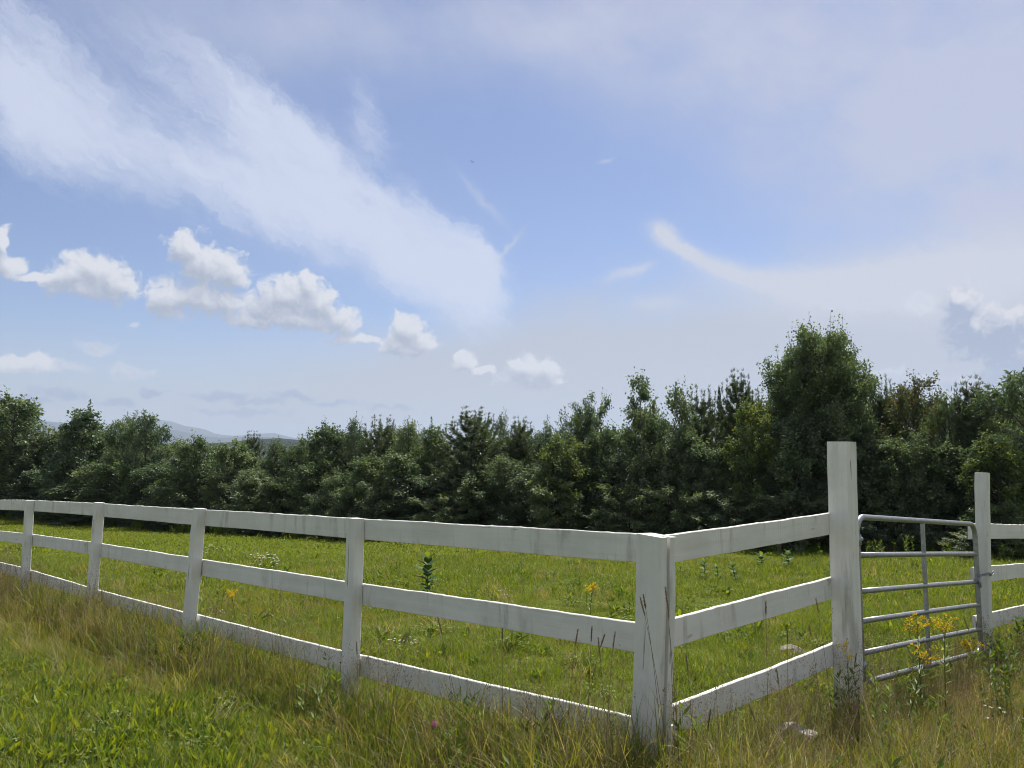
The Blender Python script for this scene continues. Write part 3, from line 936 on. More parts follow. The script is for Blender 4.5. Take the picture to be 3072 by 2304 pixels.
WOOD_EDGE = [(-39.07, 51.9), (-29.33, 44.25), (-24.0, 39.8), (-16.38, 33.9), (-8.42, 27.75), (-4.45, 24.25), (1.21, 21.4), (6.75, 18.95), (8.5, 17.85), (10.58, 16.75), (12.76, 16.45)]
TREES = [
    ('maple', -28.87, 44.69, -2.22, 7.01, 2.1, 'broad grey-green maple, leftmost tree at the wood edge'),
    ('maple', -21.77, 39.04, -2.07, 5.77, 1.5, 'airy maple with its trunk showing, second tree from the left'),
    ('ash', -18.68, 37.23, -2.03, 5.26, 0.94, 'left one of the paired ash trees left of the blue hills'),
    ('ash', -16.86, 35.53, -1.95, 5.28, 0.98, 'taller right one of the paired ash trees left of the blue hills'),
    ('maple', -13.3, 32.68, -1.82, 3.99, 0.98, 'dark rounded maple standing below the blue far hills'),
    ('pine', -11.75, 34.88, -2.0, 4.29, 0.71, 'small pine whose star-shaped top stands alone against the far hills'),
    ('maple', -11.64, 32.0, -1.8, 3.78, 0.92, 'low round-topped tree left of the star-topped pine'),
    ('cherry', -9.34, 30.75, -1.75, 3.76, 0.74, 'small cherry tree at the right end of the blue hills'),
    ('cherry', -7.82, 29.2, -1.65, 3.84, 0.87, 'feathery green tree just right of the far hills'),
    ('maple', -6.7, 28.29, -1.6, 4.15, 0.88, 'upright green tree above the three pale sumac bushes'),
    ('birch', -5.72, 28.27, -1.6, 4.38, 0.69, 'slim birch spire rising left of the middle pine'),
    ('pine', -4.8, 28.09, -1.59, 4.29, 0.76, 'white pine with upright candles left of the wood centre'),
    ('cherry', -3.63, 26.68, -1.48, 4.06, 0.79, 'fine-leaved cherry tree right of the candled pine'),
    ('maple', -2.57, 25.75, -1.41, 3.79, 0.8, 'bushy tree filling the dip left of the broad pointed pine'),
    ('pine', -1.32, 24.7, -1.33, 4.13, 1.1, 'broad pointed pine, tallest conifer in the middle of the wood'),
    ('pine', -0.88, 26.95, -1.5, 4.19, 0.58, 'pine with star-shaped whorls close right of the broad pointed pine'),
    ('birch', -0.34, 27.22, -1.52, 4.39, 0.48, 'thin pale birch top between two pines'),
    ('pine', 0.24, 25.46, -1.39, 3.91, 0.72, 'pine right of the thin pale birch'),
    ('cherry', 1.09, 24.54, -1.32, 3.76, 0.76, 'leafy tree left of the round-headed poplar'),
    ('poplar', 2.31, 24.08, -1.28, 4.55, 0.72, 'round-headed poplar with sky showing through its crown'),
    ('ymaple', 1.61, 22.48, -1.16, 3.18, 0.94, 'bright yellow-green maple in front of the round-headed poplar'),
    ('poplar', 3.98, 22.42, -1.16, 4.89, 0.97, 'tall pointed poplar left of the conifers'),
    ('maple', 2.8, 22.86, -1.19, 3.43, 0.77, 'dark maple between the two poplars'),
    ('pine', 5.6, 22.87, -1.19, 4.52, 0.63, 'pine right of the tall pointed poplar'),
    ('spruce', 6.66, 24.67, -1.33, 4.86, 0.25, 'little dark spruce spire against the sky'),
    ('pine', 6.75, 22.98, -1.2, 4.99, 0.66, 'tall candled pine between the spruce spire and the great poplar'),
    ('ymaple', 6.36, 20.32, -1.01, 3.87, 0.76, 'yellow-green maple in front of the tall candled pine'),
    ('great', 8.43, 20.74, -1.04, 5.85, 1.2, 'great poplar, the tallest and widest tree of the wood'),
    ('maple', 7.25, 19.76, -0.98, 3.37, 0.78, 'young maple in front of the great poplar'),
    ('pine', 10.55, 21.82, -1.12, 4.61, 0.53, 'pine leader peeping up right of the great poplar'),
    ('rcherry', 10.46, 20.06, -1.0, 4.52, 0.8, 'reddish-tinged cherry tree right of the great poplar'),
    ('ash', 11.18, 19.74, -0.97, 4.01, 0.62, 'ash tree between the cherry and the far candled pine'),
    ('pine', 11.71, 19.5, -0.96, 4.23, 0.73, 'candled pine above the latch post of the gate'),
    ('ash', 12.2, 18.18, -0.87, 4.46, 0.92, 'drooping ash tree cut by the right edge of the picture'),
    ('ymaple', 11.03, 17.59, -0.84, 2.81, 0.74, 'yellowish maple behind the right gate post'),
    ('maple', 9.27, 19.45, -0.96, 2.86, 0.94, 'dark shaded maple behind the gate'),
    ('maple', 10.41, 18.68, -0.9, 2.63, 0.79, 'shaded maple behind the middle of the gate'),
    ('maple', 4.79, 21.33, -1.08, 3.21, 0.85, 'dark maple left of the yellow-green one'),
]
SHRUBS = [
    ('sumac', -31.79, 46.49, -2.28, 1.5, 2.24, 'sumac shrub at the far left foot of the wood'),
    ('sumac', -6.52, 26.28, -1.45, 1.55, 0.76, 'left one of the three pale sumac bushes behind the fence'),
    ('sumac', -5.37, 25.16, -1.36, 1.62, 0.67, 'middle one of the three pale sumac bushes behind the fence'),
    ('sumac', -4.36, 24.68, -1.33, 1.9, 0.86, 'right one of the three pale sumac bushes behind the fence'),
    ('sumac', -1.95, 23.17, -1.22, 1.52, 0.86, 'lone pale sumac bush under the broad pointed pine'),
    ('sumac', -9.59, 29.37, -1.64, 2.41, 1.06, 'sumac bush rising over the long rail left of centre'),
    ('sumac', 1.22, 21.8, -1.12, 1.89, 0.79, 'sumac bush at the foot of the bright maple'),
    ('sumac', 3.03, 21.19, -1.07, 1.81, 0.79, 'leafy bush between the poplars near the corner post'),
    ('sumac', 4.34, 20.53, -1.03, 1.67, 0.74, 'leafy bush over the right-hand rails'),
    ('sumac', 5.61, 19.84, -0.98, 1.59, 0.79, 'leafy bush below the yellow-green maple'),
    ('sumac', 6.82, 19.25, -0.94, 1.52, 0.76, 'leafy bush left of the tall gate post'),
    ('sumac', 10.79, 16.93, -0.8, 1.3, 0.61, 'yellowish bush right of the latch post'),
    ('sumac', 9.73, 16.91, -0.8, 0.6, 0.45, 'small pale bush seen through the gate'),
    ('sumac', 10.71, 16.5, -0.77, 0.47, 0.5, 'low bush under the rail at the right edge'),
    ('sumac', -20.64, 37.74, -2.02, 1.9, 1.82, 'dark bush under the airy maple'),
    ('sumac', -13.09, 31.94, -1.78, 2.01, 1.15, 'dark bush under the rounded maple'),
]
BACK_TREES = [
    ('birch', -38.32, 54.08, -2.67, 7.44, 1.68), ('ash', -34.12, 50.47, -2.48, 6.56, 1.41),
    ('ash', -30.59, 47.54, -2.34, 6.79, 1.39), ('pine', -26.64, 43.72, -2.23, 5.01, 1.45),
    ('cherry', -25.63, 43.86, -2.26, 5.16, 1.58), ('maple', -22.87, 41.29, -2.18, 5.45, 1.39),
    ('maple', -23.12, 43.59, -2.31, 5.17, 1.3), ('cherry', -20.71, 41.58, -2.25, 5.02, 1.23),
    ('maple', -19.07, 40.73, -2.23, 4.8, 1.4), ('cherry', -17.2, 39.49, -2.2, 4.34, 1.25),
    ('cherry', -14.29, 34.89, -1.96, 3.8, 1.17), ('cherry', -13.31, 35.07, -1.99, 3.88, 1.09),
    ('maple', -11.53, 33.04, -1.88, 3.49, 1.14), ('maple', -10.5, 33.29, -1.91, 3.3, 1.04),
    ('pine', -8.84, 30.81, -1.76, 3.45, 1.02), ('maple', -8.06, 30.57, -1.75, 3.48, 1.13),
    ('pine', -7.51, 31.45, -1.82, 4.21, 1.1), ('maple', -6.21, 29.91, -1.72, 4.02, 1.18),
    ('pine', -5.28, 29.08, -1.66, 3.8, 0.93), ('maple', -4.49, 29.55, -1.7, 4.13, 1.21),
    ('cherry', -3.72, 29.57, -1.7, 4.13, 1.17), ('cherry', -2.56, 26.89, -1.5, 3.53, 0.88),
    ('birch', -1.81, 29.26, -1.68, 3.93, 0.92), ('cherry', -0.92, 26.21, -1.45, 3.81, 0.93),
    ('maple', -0.06, 26.43, -1.46, 3.64, 0.91), ('birch', 0.88, 28.35, -1.61, 3.72, 1.07),
    ('pine', 1.46, 26.6, -1.48, 3.77, 0.84), ('birch', 2.1, 26.53, -1.47, 3.64, 1.1),
    ('ash', 2.83, 26.36, -1.46, 3.86, 0.8), ('maple', 3.93, 28.06, -1.59, 3.99, 1.04),
    ('pine', 4.41, 25.94, -1.42, 4.16, 0.76), ('birch', 5.33, 26.89, -1.5, 4.2, 0.84),
    ('ash', 5.67, 24.71, -1.33, 3.84, 0.69), ('ash', 6.82, 26.33, -1.45, 4.49, 0.85),
    ('cherry', 6.86, 23.72, -1.26, 4.24, 0.73), ('pine', 8.19, 25.43, -1.39, 4.91, 0.77),
    ('birch', 8.37, 23.91, -1.27, 4.88, 0.85), ('ash', 9.87, 25.94, -1.42, 5.4, 0.82),
    ('ash', 9.48, 23.37, -1.23, 5.35, 0.73), ('maple', 10.85, 25.22, -1.37, 5.52, 0.79),
    ('maple', 10.13, 22.26, -1.15, 4.5, 0.77), ('birch', 10.95, 22.51, -1.17, 4.38, 0.83),
    ('ash', 11.28, 21.88, -1.12, 4.37, 0.82), ('birch', 12.87, 23.63, -1.25, 4.46, 0.7),
    ('maple', 12.25, 21.34, -1.08, 3.98, 0.79), ('maple', 12.88, 21.23, -1.08, 4.16, 0.62),
    ('pine', 12.97, 20.58, -1.03, 4.14, 0.7), ('ash', 14.31, 21.83, -1.12, 4.24, 0.6),
    ('pine', 15.23, 22.34, -1.16, 4.38, 0.77),
]
YOUNG_TREES = [
    ('cherry', -35.84, 49.91, -2.46, 4.94, 1.8), ('cherry', -32.34, 47.45, -2.33, 3.56, 1.64),
    ('cherry', -28.52, 44.12, -2.2, 4.0, 1.4), ('maple', -25.4, 41.57, -2.14, 2.71, 1.52),
    ('maple', -22.98, 40.07, -2.11, 3.35, 1.35), ('cherry', -20.34, 37.77, -2.03, 3.03, 1.5),
    ('maple', -18.43, 36.5, -1.99, 3.0, 1.29), ('maple', -16.69, 35.33, -1.94, 3.1, 1.16),
    ('ash', -14.65, 33.42, -1.85, 3.04, 1.35), ('maple', -12.94, 32.44, -1.81, 2.53, 1.02),
    ('cherry', -11.36, 31.04, -1.74, 2.76, 0.98), ('cherry', -9.78, 29.49, -1.65, 2.53, 1.04),
    ('maple', -8.58, 28.85, -1.62, 2.23, 0.96), ('maple', -7.1, 27.46, -1.53, 2.76, 0.86),
    ('cherry', -5.88, 26.48, -1.47, 2.41, 0.8), ('maple', -4.76, 25.54, -1.39, 2.84, 0.84),
    ('maple', -3.69, 25.0, -1.35, 2.84, 0.96), ('ash', -2.77, 24.63, -1.32, 2.22, 0.97),
    ('maple', -1.87, 24.51, -1.32, 2.22, 0.86), ('maple', -1.05, 23.61, -1.25, 2.35, 0.82),
    ('cherry', -0.17, 23.46, -1.24, 2.66, 0.83), ('cherry', 0.62, 23.05, -1.21, 2.36, 0.8),
    ('maple', 1.24, 22.17, -1.14, 2.47, 0.69), ('cherry', 2.17, 22.88, -1.19, 2.4, 0.93),
    ('maple', 2.91, 22.16, -1.14, 2.57, 0.7), ('maple', 3.63, 21.5, -1.1, 2.52, 0.68),
    ('maple', 4.52, 21.74, -1.11, 2.83, 0.7), ('maple', 5.0, 21.04, -1.06, 2.86, 0.66),
    ('maple', 5.55, 20.82, -1.05, 2.66, 0.65), ('maple', 6.28, 20.75, -1.04, 2.94, 0.69),
    ('cherry', 6.77, 20.14, -1.0, 2.63, 0.64), ('cherry', 7.5, 20.19, -1.0, 2.77, 0.73),
    ('maple', 8.0, 19.79, -0.98, 3.48, 0.76), ('maple', 8.4, 19.37, -0.95, 2.72, 0.68),
    ('maple', 9.0, 19.4, -0.95, 2.72, 0.6), ('maple', 9.31, 18.86, -0.92, 2.75, 0.66),
    ('cherry', 9.92, 18.79, -0.91, 3.03, 0.67), ('maple', 10.54, 18.83, -0.91, 2.39, 0.65),
    ('maple', 11.09, 18.6, -0.9, 2.33, 0.69), ('ash', 11.21, 17.85, -0.85, 2.77, 0.58),
    ('cherry', 12.05, 18.18, -0.87, 2.54, 0.62), ('cherry', 12.69, 18.26, -0.88, 2.54, 0.63),
]
BUSHES = [
    ('bush', -35.23, 49.38, -2.43, 1.19, 1.32), ('bush', -32.37, 47.0, -2.31, 0.75, 0.98),
    ('bush', -30.48, 45.57, -2.24, 1.38, 1.17), ('bush', -28.43, 43.88, -2.19, 1.03, 1.32),
    ('bush', -26.05, 41.78, -2.13, 1.02, 0.9), ('bush', -24.42, 40.59, -2.11, 0.92, 1.0),
    ('bush', -22.62, 39.03, -2.06, 0.82, 0.92), ('bush', -21.05, 37.81, -2.02, 0.8, 0.97),
    ('bush', -19.4, 36.77, -1.98, 0.87, 1.13), ('bush', -17.58, 35.1, -1.91, 0.94, 1.08),
    ('bush', -16.23, 34.24, -1.88, 0.79, 0.95), ('bush', -15.01, 33.19, -1.83, 0.72, 0.69),
    ('bush', -14.04, 32.55, -1.8, 0.85, 1.01), ('bush', -13.05, 31.97, -1.78, 0.88, 0.75),
    ('bush', -11.8, 31.0, -1.73, 0.66, 0.71), ('bush', -10.62, 30.18, -1.69, 0.97, 0.76),
    ('bush', -9.65, 29.14, -1.63, 0.58, 0.84), ('bush', -8.85, 28.49, -1.59, 0.89, 0.89),
    ('bush', -8.03, 27.98, -1.56, 0.58, 0.59), ('bush', -7.05, 26.85, -1.48, 1.11, 0.56),
    ('bush', -6.34, 26.25, -1.45, 0.77, 0.55), ('bush', -5.52, 25.41, -1.38, 0.7, 0.53),
    ('bush', -4.65, 24.76, -1.33, 0.61, 0.64), ('bush', -3.93, 24.18, -1.29, 0.55, 0.58),
    ('bush', -3.34, 24.33, -1.3, 1.04, 0.66), ('bush', -2.74, 23.84, -1.26, 0.5, 0.63),
    ('bush', -2.11, 23.67, -1.25, 0.7, 0.64), ('bush', -1.41, 23.39, -1.23, 0.65, 0.59),
    ('bush', -0.86, 22.68, -1.18, 0.55, 0.54), ('bush', -0.23, 22.37, -1.16, 0.94, 0.53),
    ('bush', 0.24, 22.3, -1.15, 0.61, 0.48), ('bush', 0.8, 22.16, -1.14, 0.6, 0.47),
    ('bush', 1.24, 21.72, -1.11, 0.58, 0.51), ('bush', 1.7, 21.77, -1.11, 0.69, 0.52),
    ('bush', 2.24, 21.56, -1.1, 0.96, 0.59), ('bush', 2.75, 21.29, -1.08, 0.7, 0.62),
    ('bush', 3.3, 20.81, -1.05, 0.86, 0.58), ('bush', 3.82, 20.46, -1.02, 0.66, 0.45),
    ('bush', 4.25, 20.41, -1.02, 0.59, 0.57), ('bush', 4.61, 20.09, -1.0, 0.86, 0.53),
    ('bush', 5.1, 20.42, -1.02, 0.5, 0.5), ('bush', 5.56, 19.92, -0.99, 0.77, 0.46),
    ('bush', 6.0, 19.82, -0.98, 0.61, 0.41), ('bush', 6.47, 19.55, -0.96, 0.82, 0.42),
    ('bush', 6.92, 19.62, -0.97, 0.81, 0.5), ('bush', 7.35, 19.35, -0.95, 0.48, 0.46),
    ('bush', 7.71, 19.03, -0.93, 0.65, 0.48), ('bush', 8.1, 18.66, -0.9, 0.7, 0.58),
    ('bush', 8.26, 18.14, -0.87, 0.85, 0.45), ('bush', 8.79, 18.15, -0.87, 0.43, 0.48),
    ('bush', 9.15, 17.82, -0.85, 0.62, 0.41), ('bush', 9.61, 17.95, -0.86, 0.69, 0.44),
    ('bush', 10.0, 17.93, -0.86, 0.58, 0.41), ('bush', 10.19, 17.38, -0.82, 0.84, 0.47),
    ('bush', 10.34, 17.01, -0.8, 0.83, 0.44), ('bush', 10.93, 17.38, -0.82, 0.44, 0.49),
    ('bush', 11.22, 17.21, -0.81, 0.8, 0.41), ('bush', 11.54, 16.96, -0.8, 0.72, 0.49),
    ('bush', 11.77, 16.81, -0.79, 0.66, 0.45),
]

LANDMARKS = [('leftmost maple', -28.87, 44.69), ('airy second maple', -21.77, 39.04), ('paired ash trees', -17.6, 36.3), ('maple below the far hills', -13.3, 32.68), ('star-topped pine', -11.75, 34.88),
             ('pale sumac bushes', -5.2, 24.9), ('slim birch spire', -5.6, 27.8), ('candled middle pine', -4.6, 27.6), ('broad pointed pine', -1.32, 24.7), ('thin pale birch', -0.33, 26.5), ('round-headed poplar', 2.27, 23.8),
             ('tall pointed poplar', 3.9, 22.2), ('spruce spire', 6.6, 24.6), ('yellow-green maple', 6.3, 20.3), ('great poplar', 8.5, 20.7), ('reddish cherry', 10.6, 20.2), ('latch-post pine', 11.8, 19.6), ('right-edge ash', 12.2, 18.18)]
ORDER = {1: [''], 2: ['left ', 'right '], 3: ['left ', 'middle ', 'right ']}


def placed_labels(table, phrase):
    """say of each tree which easily found tree it stands by, and which one in a row it is"""
    near = {}
    for i, row in enumerate(table):
        a = row[1] / row[2]
        near.setdefault((row[0], min(LANDMARKS, key=lambda l_: abs(l_[1] / l_[2] - a))[0]), []).append((a, i))
    out_ = [''] * len(table)
    for (kind, mark), lst in near.items():
        lst.sort()
        words = ORDER.get(len(lst)) or ['%s-from-left ' % w_ for w_ in ('first', 'second', 'third', 'fourth', 'fifth', 'sixth', 'seventh', 'eighth', 'ninth')]
        for k, (a, i) in enumerate(lst):
            out_[i] = words[k] + phrase % (kind.replace('bush', 'shrub'), mark)
    return out_


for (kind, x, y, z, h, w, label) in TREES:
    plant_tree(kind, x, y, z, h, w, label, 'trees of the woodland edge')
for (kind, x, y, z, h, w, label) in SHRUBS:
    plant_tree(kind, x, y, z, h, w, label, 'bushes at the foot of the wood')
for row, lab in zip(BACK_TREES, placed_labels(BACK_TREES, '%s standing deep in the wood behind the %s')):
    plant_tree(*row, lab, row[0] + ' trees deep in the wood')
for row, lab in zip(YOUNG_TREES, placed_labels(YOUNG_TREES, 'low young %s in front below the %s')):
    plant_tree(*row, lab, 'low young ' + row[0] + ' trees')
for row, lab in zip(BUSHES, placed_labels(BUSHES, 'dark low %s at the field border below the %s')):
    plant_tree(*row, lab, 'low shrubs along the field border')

# ------------------------------------------------------------------ board fence
POST, LINE_POST = 0.14, 0.092      # square posts: the corner and hinge posts, and the others
RAIL_H, RAIL_T = 0.142, 0.025
ANG_L = math.atan2(0.675, -0.738)      # direction of the long run, away to the left
ANG_R = math.atan2(0.675, 0.737)       # direction of the short run and the gate


def post_mesh(name, h, seed, groove=False, slant=(0.0, 0.0), size=POST):
    """square timber with eased, uneven edges; local z up, faces along local x and y"""
    g = np.random.default_rng(seed)
    a, e = size / 2, 0.006
    ring = [(-a + e, -a), (a - e, -a), (a, -a + e), (a, a - e), (a - e, a), (-a + e, a), (-a, a - e), (-a, -a + e)]
    if groove:          # a slot down the face that looks along local -x
        ring = [(-a + e, -a), (a - e, -a), (a, -a + e), (a, a - e), (a - e, a), (-a + e, a), (-a, a - e),
                (-a, 0.016), (-a + 0.045, 0.013), (-a + 0.045, -0.010), (-a, -0.013), (-a, -a + e)]
    k, n = len(ring), 15
    zz = np.linspace(-0.35, h, n)
    V = []
    drift = np.cumsum(g.normal(0, 0.0012, (n, 2)), 0)
    for j, z in enumerate(zz):
        for (x, y) in ring:
            q = g.normal(0, 0.0010, 2)
            zt = z + (slant[0] * x + slant[1] * y if j == n - 1 else 0)
            V.append((x + drift[j, 0] + q[0], y + drift[j, 1] + q[1], zt))
    F = [tuple(range(k - 1, -1, -1)), tuple((n - 1) * k + i for i in range(k))]
    for j in range(n - 1):
        for i in range(k):
            F.append((j * k + i, j * k + (i + 1) % k, (j + 1) * k + (i + 1) % k, (j + 1) * k + i))
    return mesh_data(name, V, F, M['post_paint'])


def rail_mesh(name, L, seed):
    """a rough-sawn board along local x, top edge at z = 0"""
    g = np.random.default_rng(seed)
    n, a, e = max(8, int(L / 0.045)), RAIL_T / 2, 0.0035
    ring = [(-a + e, 0), (a - e, 0), (a, -e), (a, -RAIL_H + e), (a - e, -RAIL_H), (-a + e, -RAIL_H), (-a, -RAIL_H + e), (-a, -e)]
    k = len(ring)
    xs = np.linspace(-L / 2, L / 2, n)
    topw = np.convolve(g.normal(0, 1, n + 12), np.ones(5) / 5, 'same')[6:-6] * 0.0022 + g.normal(0, 0.0006, n)
    botw = np.convolve(g.normal(0, 1, n + 12), np.ones(7) / 7, 'same')[6:-6] * 0.0020
    bow = np.sin((xs / L + 0.5) * math.pi) * g.normal(0, 0.003)
    V = []
    for i, x in enumerate(xs):
        for (y, z) in ring:
            V.append((x, y + bow[i] + g.normal(0, 0.0004), z + (topw[i] if z > -RAIL_H / 2 else botw[i]) + bow[i] * 0.6))
    F = [tuple(range(k)), tuple((n - 1) * k + i for i in range(k - 1, -1, -1))]
    for i in range(n - 1):
        for j in range(k):
            F.append((i * k + j, (i + 1) * k + j, (i + 1) * k + (j + 1) % k, i * k + (j + 1) % k))
    return mesh_data(name, V, F, M['rail_paint'])


def add_post(root, base, top, rotz, seed, groove=False, slant=(0, 0), label=None, size=POST):
    base, top = Vector(base), Vector(top)
    d = top - base
    o = link('post', post_mesh('post', d.length, seed, groove, slant, size), root, base - root.location)
    o.rotation_mode = 'QUATERNION'
    o.rotation_quaternion = Vector((0, 0, 1)).rotation_difference(d) @ Euler((0, 0, rotz)).to_quaternion()
    if label:
        o['label'] = label
    return o


def add_rail(root, p, q, seed, roll=0.0):
    """a board with the top edge of its middle plane from p to q"""
    p, q = Vector(p), Vector(q)
    d = q - p
    o = link('rail', rail_mesh('rail', d.length, seed), root, (p + q) / 2 - root.location)
    o.rotation_euler = Euler((roll, -math.asin(d.z / d.length), math.atan2(d.y, d.x)))
    return o


gz = lambda x, y: float(ground(x, y))
fence = thing('board_fence', 'white three-rail board fence running left from the corner post and right to the gate', 'fence', (0.685, 3.76, gz(0.685, 3.76)))
# posts of the long run: foot x, top x, y, top z
RUN = [(0.652, 0.699, 3.760, 1.148), (-1.124, -1.098, 5.382, 1.090), (-2.892, -2.818, 6.975, 1.040), (-4.636, -4.586, 8.585, 0.988), (-6.347, -6.336, 10.167, 0.913), (-8.15, -8.10, 11.81, 0.830)]
for i, (xb, xt, y, zt) in enumerate(RUN):
    zb = gz(xb, y)
    sx, sy = (0.0, 0.0) if i == 0 else (0.675 * 0.024, 0.738 * 0.024)
    add_post(fence, (xb + sx, y + sy, zb), (xt + sx, y + sy, zt), ANG_L, 100 + i, size=POST if i == 0 else LINE_POST, groove=(i == 0), slant=(0.05, 0.03) if i == 0 else (0.0, 0.03),
             label='square corner post with a slotted, cracked right face' if i == 0 else None)
zb = gz(2.195, 5.174)
add_post(fence, (2.195, 5.174, zb), (2.217, 5.174, 1.616), ANG_R, 120, label='tall hinge post of the gate, a third taller than the others')
# boards of the long run hang on the field side of the posts: s along the run, top edges of the three boards
DL, NL = np.array([-0.738, 0.675]), np.array([0.675, 0.738])
C0 = np.array([0.665, 3.76])
off = POST / 2 + RAIL_T / 2 + 0.002
S = [-0.06, 2.50, 4.90, 7.36, 9.80, 12.30]
ZT = [(1.146, 0.708, 0.263), (1.081, 0.635, 0.154), (1.023, 0.582, 0.080), (0.970, 0.533, 0.028), (0.903, 0.460, 0.007), (0.80, 0.36, -0.06)]
for i in range(5):
    for k in range(3):
        g1, g2 = 0.003, 0.003
        p2 = C0 + NL * off + DL * (S[i] + g1)
        q2 = C0 + NL * off + DL * (S[i + 1] - g2)
        dz_ = (0.0, 0.0, -0.03)[k] if i == 0 else (0.0, 0.004, -0.012 * (i == 1))[k]
        add_rail(fence, (p2[0], p2[1], ZT[i][k] + dz_ * 0.3), (q2[0], q2[1], ZT[i + 1][k] + (0.012 if (i == 1 and k == 2) else 0)), 200 + i * 3 + k)
DR, NR = np.array([0.737, 0.675]), np.array([-0.675, 0.737])
for k, (za, zb_) in enumerate(((1.125, 1.143), (0.702, 0.722), (0.279, 0.296))):
    p2 = C0 + NR * off + DR * 0.075
    q2 = C0 + NR * off + DR * 2.15
    add_rail(fence, (p2[0], p2[1], za), (q2[0], q2[1], zb_), 240 + k)

far_fence = thing('board_fence', 'short piece of white board fence right of the gate, cut by the picture edge', 'fence', (4.235, 7.039, gz(4.235, 7.039)))
zb = gz(4.22, 7.039)
add_post(far_fence, (4.22, 7.039, zb), (4.268, 7.039, 1.359), ANG_R, 130, size=LINE_POST + 0.006, label='narrow latch post that the gate is chained to')
pe = C0 + DR * 7.35
add_post(far_fence, (pe[0], pe[1], gz(*pe)), (pe[0] + 0.02, pe[1], 0.80), ANG_R, 131, size=LINE_POST)
for k, (za, zb_) in enumerate(((0.905, 0.715), (0.512, 0.305), (0.082, -0.095))):
    p2 = C0 + NR * off + DR * 4.80
    q2 = C0 + NR * off + DR * 7.43
    add_rail(far_fence, (p2[0], p2[1], za), (q2[0], q2[1], zb_), 250 + k)

# ------------------------------------------------------------------ tube gate
GATE_S0, GATE_S1 = 2.275, 4.665
gate = thing('tube_gate', 'galvanised six-bar tube gate chained shut between two white posts', 'gate', (C0[0] + DR[0] * GATE_S0, C0[1] + DR[1] * GATE_S0, -0.02))
TUBE = 0.0205


def gpt(s, v):
    """a point in the gate's plane: s along the run, v from the bottom bar (0) to the top bar (1)"""
    fr = (s - GATE_S0) / (GATE_S1 - GATE_S0)
    z0, z1 = 0.010 - 0.205 * fr, 1.108 - 0.200 * fr
    p = C0 + DR * s
    return np.array([p[0], p[1], z0 + (z1 - z0) * v]) - np.array(gate.location)


frame = Geo()
rc = 0.11
loop = []
for (cs, cv, a0) in ((GATE_S1 - rc, 1 - rc / 1.1, 90), (GATE_S1 - rc, rc / 1.1, 0), (GATE_S0 + rc, rc / 1.1, -90), (GATE_S0 + rc, 1 - rc / 1.1, -180)):
    for k in range(9):
        a = R(a0 - k * 90 / 8)
        loop.append(gpt(cs + rc * math.cos(a), cv + rc / 1.1 * math.sin(a)))
    # straight sides in between
pts = []
for i in range(len(loop)):
    p, q = loop[i], loop[(i + 1) % len(loop)]
    pts.append(p)
    if np.linalg.norm(q - p) > 0.3:
        for u_ in (0.02, 0.25, 0.5, 0.75, 0.98):
            pts.append(p + (q - p) * u_)
frame.tube(pts, TUBE, 14, closed=True)
link('frame', frame.data('gate_frame', M['galvanised'], True), gate)
for v in (0.765, 0.546, 0.366, 0.176):
    bar = Geo()
    bar.tube([gpt(GATE_S0 + 0.01 + (GATE_S1 - GATE_S0 - 0.02) * u_, v + 0.002 * math.sin(u_ * 3.1)) for u_ in np.linspace(0, 1, 7)], TUBE * 0.93, 12)
    link('bar', bar.data('gate_bar', M['galvanised'], True), gate)
brace = Geo()
bs = 3.455
nrm_g = np.array([0.675, -0.737, 0.0])
al = np.array([DR[0], DR[1], 0.0])
for (w_, d_) in ((0.0125, 0.0130),):
    V = []
    for v in (0.0, 1.0):
        c_ = gpt(bs, v)
        for (sa_, sb) in ((-1, -1), (1, -1), (1, 1), (-1, 1)):
            V.append(c_ + al * w_ * sa_ + nrm_g * (d_ * sb))
    brace.add(V, [(0, 1, 2, 3), (4, 7, 6, 5), (0, 4, 5, 1), (1, 5, 6, 2), (2, 6, 7, 3), (3, 7, 4, 0)])
link('brace', brace.data('gate_brace', M['galvanised']), gate)
for v in (0.86, 0.10):
    hg = Geo()
    c_ = gpt(GATE_S0, v)
    hg.tube([c_ - al * 0.13, c_ - al * 0.02], 0.009, 8)
    hg.tube([c_ + np.array([0, 0, -0.035]), c_ + np.array([0, 0, 0.035])], 0.028, 10)
    hg.tube([c_ + al * 0.02, c_ + al * 0.070], [0.017, 0.015], 8)
    link('hinge', hg.data('gate_hinge', M['galvanised'], True), gate)
lt = Geo()
c_ = gpt(GATE_S1, 0.545)
lt.tube([c_ - al * 0.035 + nrm_g * 0.03 + np.array([0, 0, 0.05]), c_ - al * 0.035 + nrm_g * 0.03 + np.array([0, 0, -0.04])], 0.011, 8)
link('latch', lt.data('gate_latch', M['galvanised'], True), gate)

# chain from the gate round the latch post, link by link
chain = thing('chain', 'short steel chain looped from the gate round the latch post', 'chain', (4.1, 6.9, 0.45))
cpath = [np.array(gate.location) + gpt(GATE_S1 - 0.035, 0.60) + nrm_g * 0.035]
pc = np.array([4.243, 7.039])
h2 = LINE_POST / 2 + 0.012
for (u_, v_, z_) in ((-0.10, -0.3, 0.500), (-1, -1, 0.470), (0.0, -1, 0.455), (1.0, -1, 0.475), (1.0, 0.2, 0.49), (1.0, 1.0, 0.49)):
    q = pc + DR * (u_ * h2) - NR * (-v_ * h2)
    cpath.append(np.array([q[0], q[1], z_]))
cpath = [cpath[0], *cpath[2:]]
seg = np.concatenate([[0], np.cumsum([np.linalg.norm(cpath[i + 1] - cpath[i]) for i in range(len(cpath) - 1)])])
pitch = 0.031
ring = Geo()
ring.tube([(0.023 * math.cos(a), 0.011 * math.sin(a), 0) for a in np.linspace(0, 2 * math.pi, 12, endpoint=False)], 0.0038, 6, closed=True)
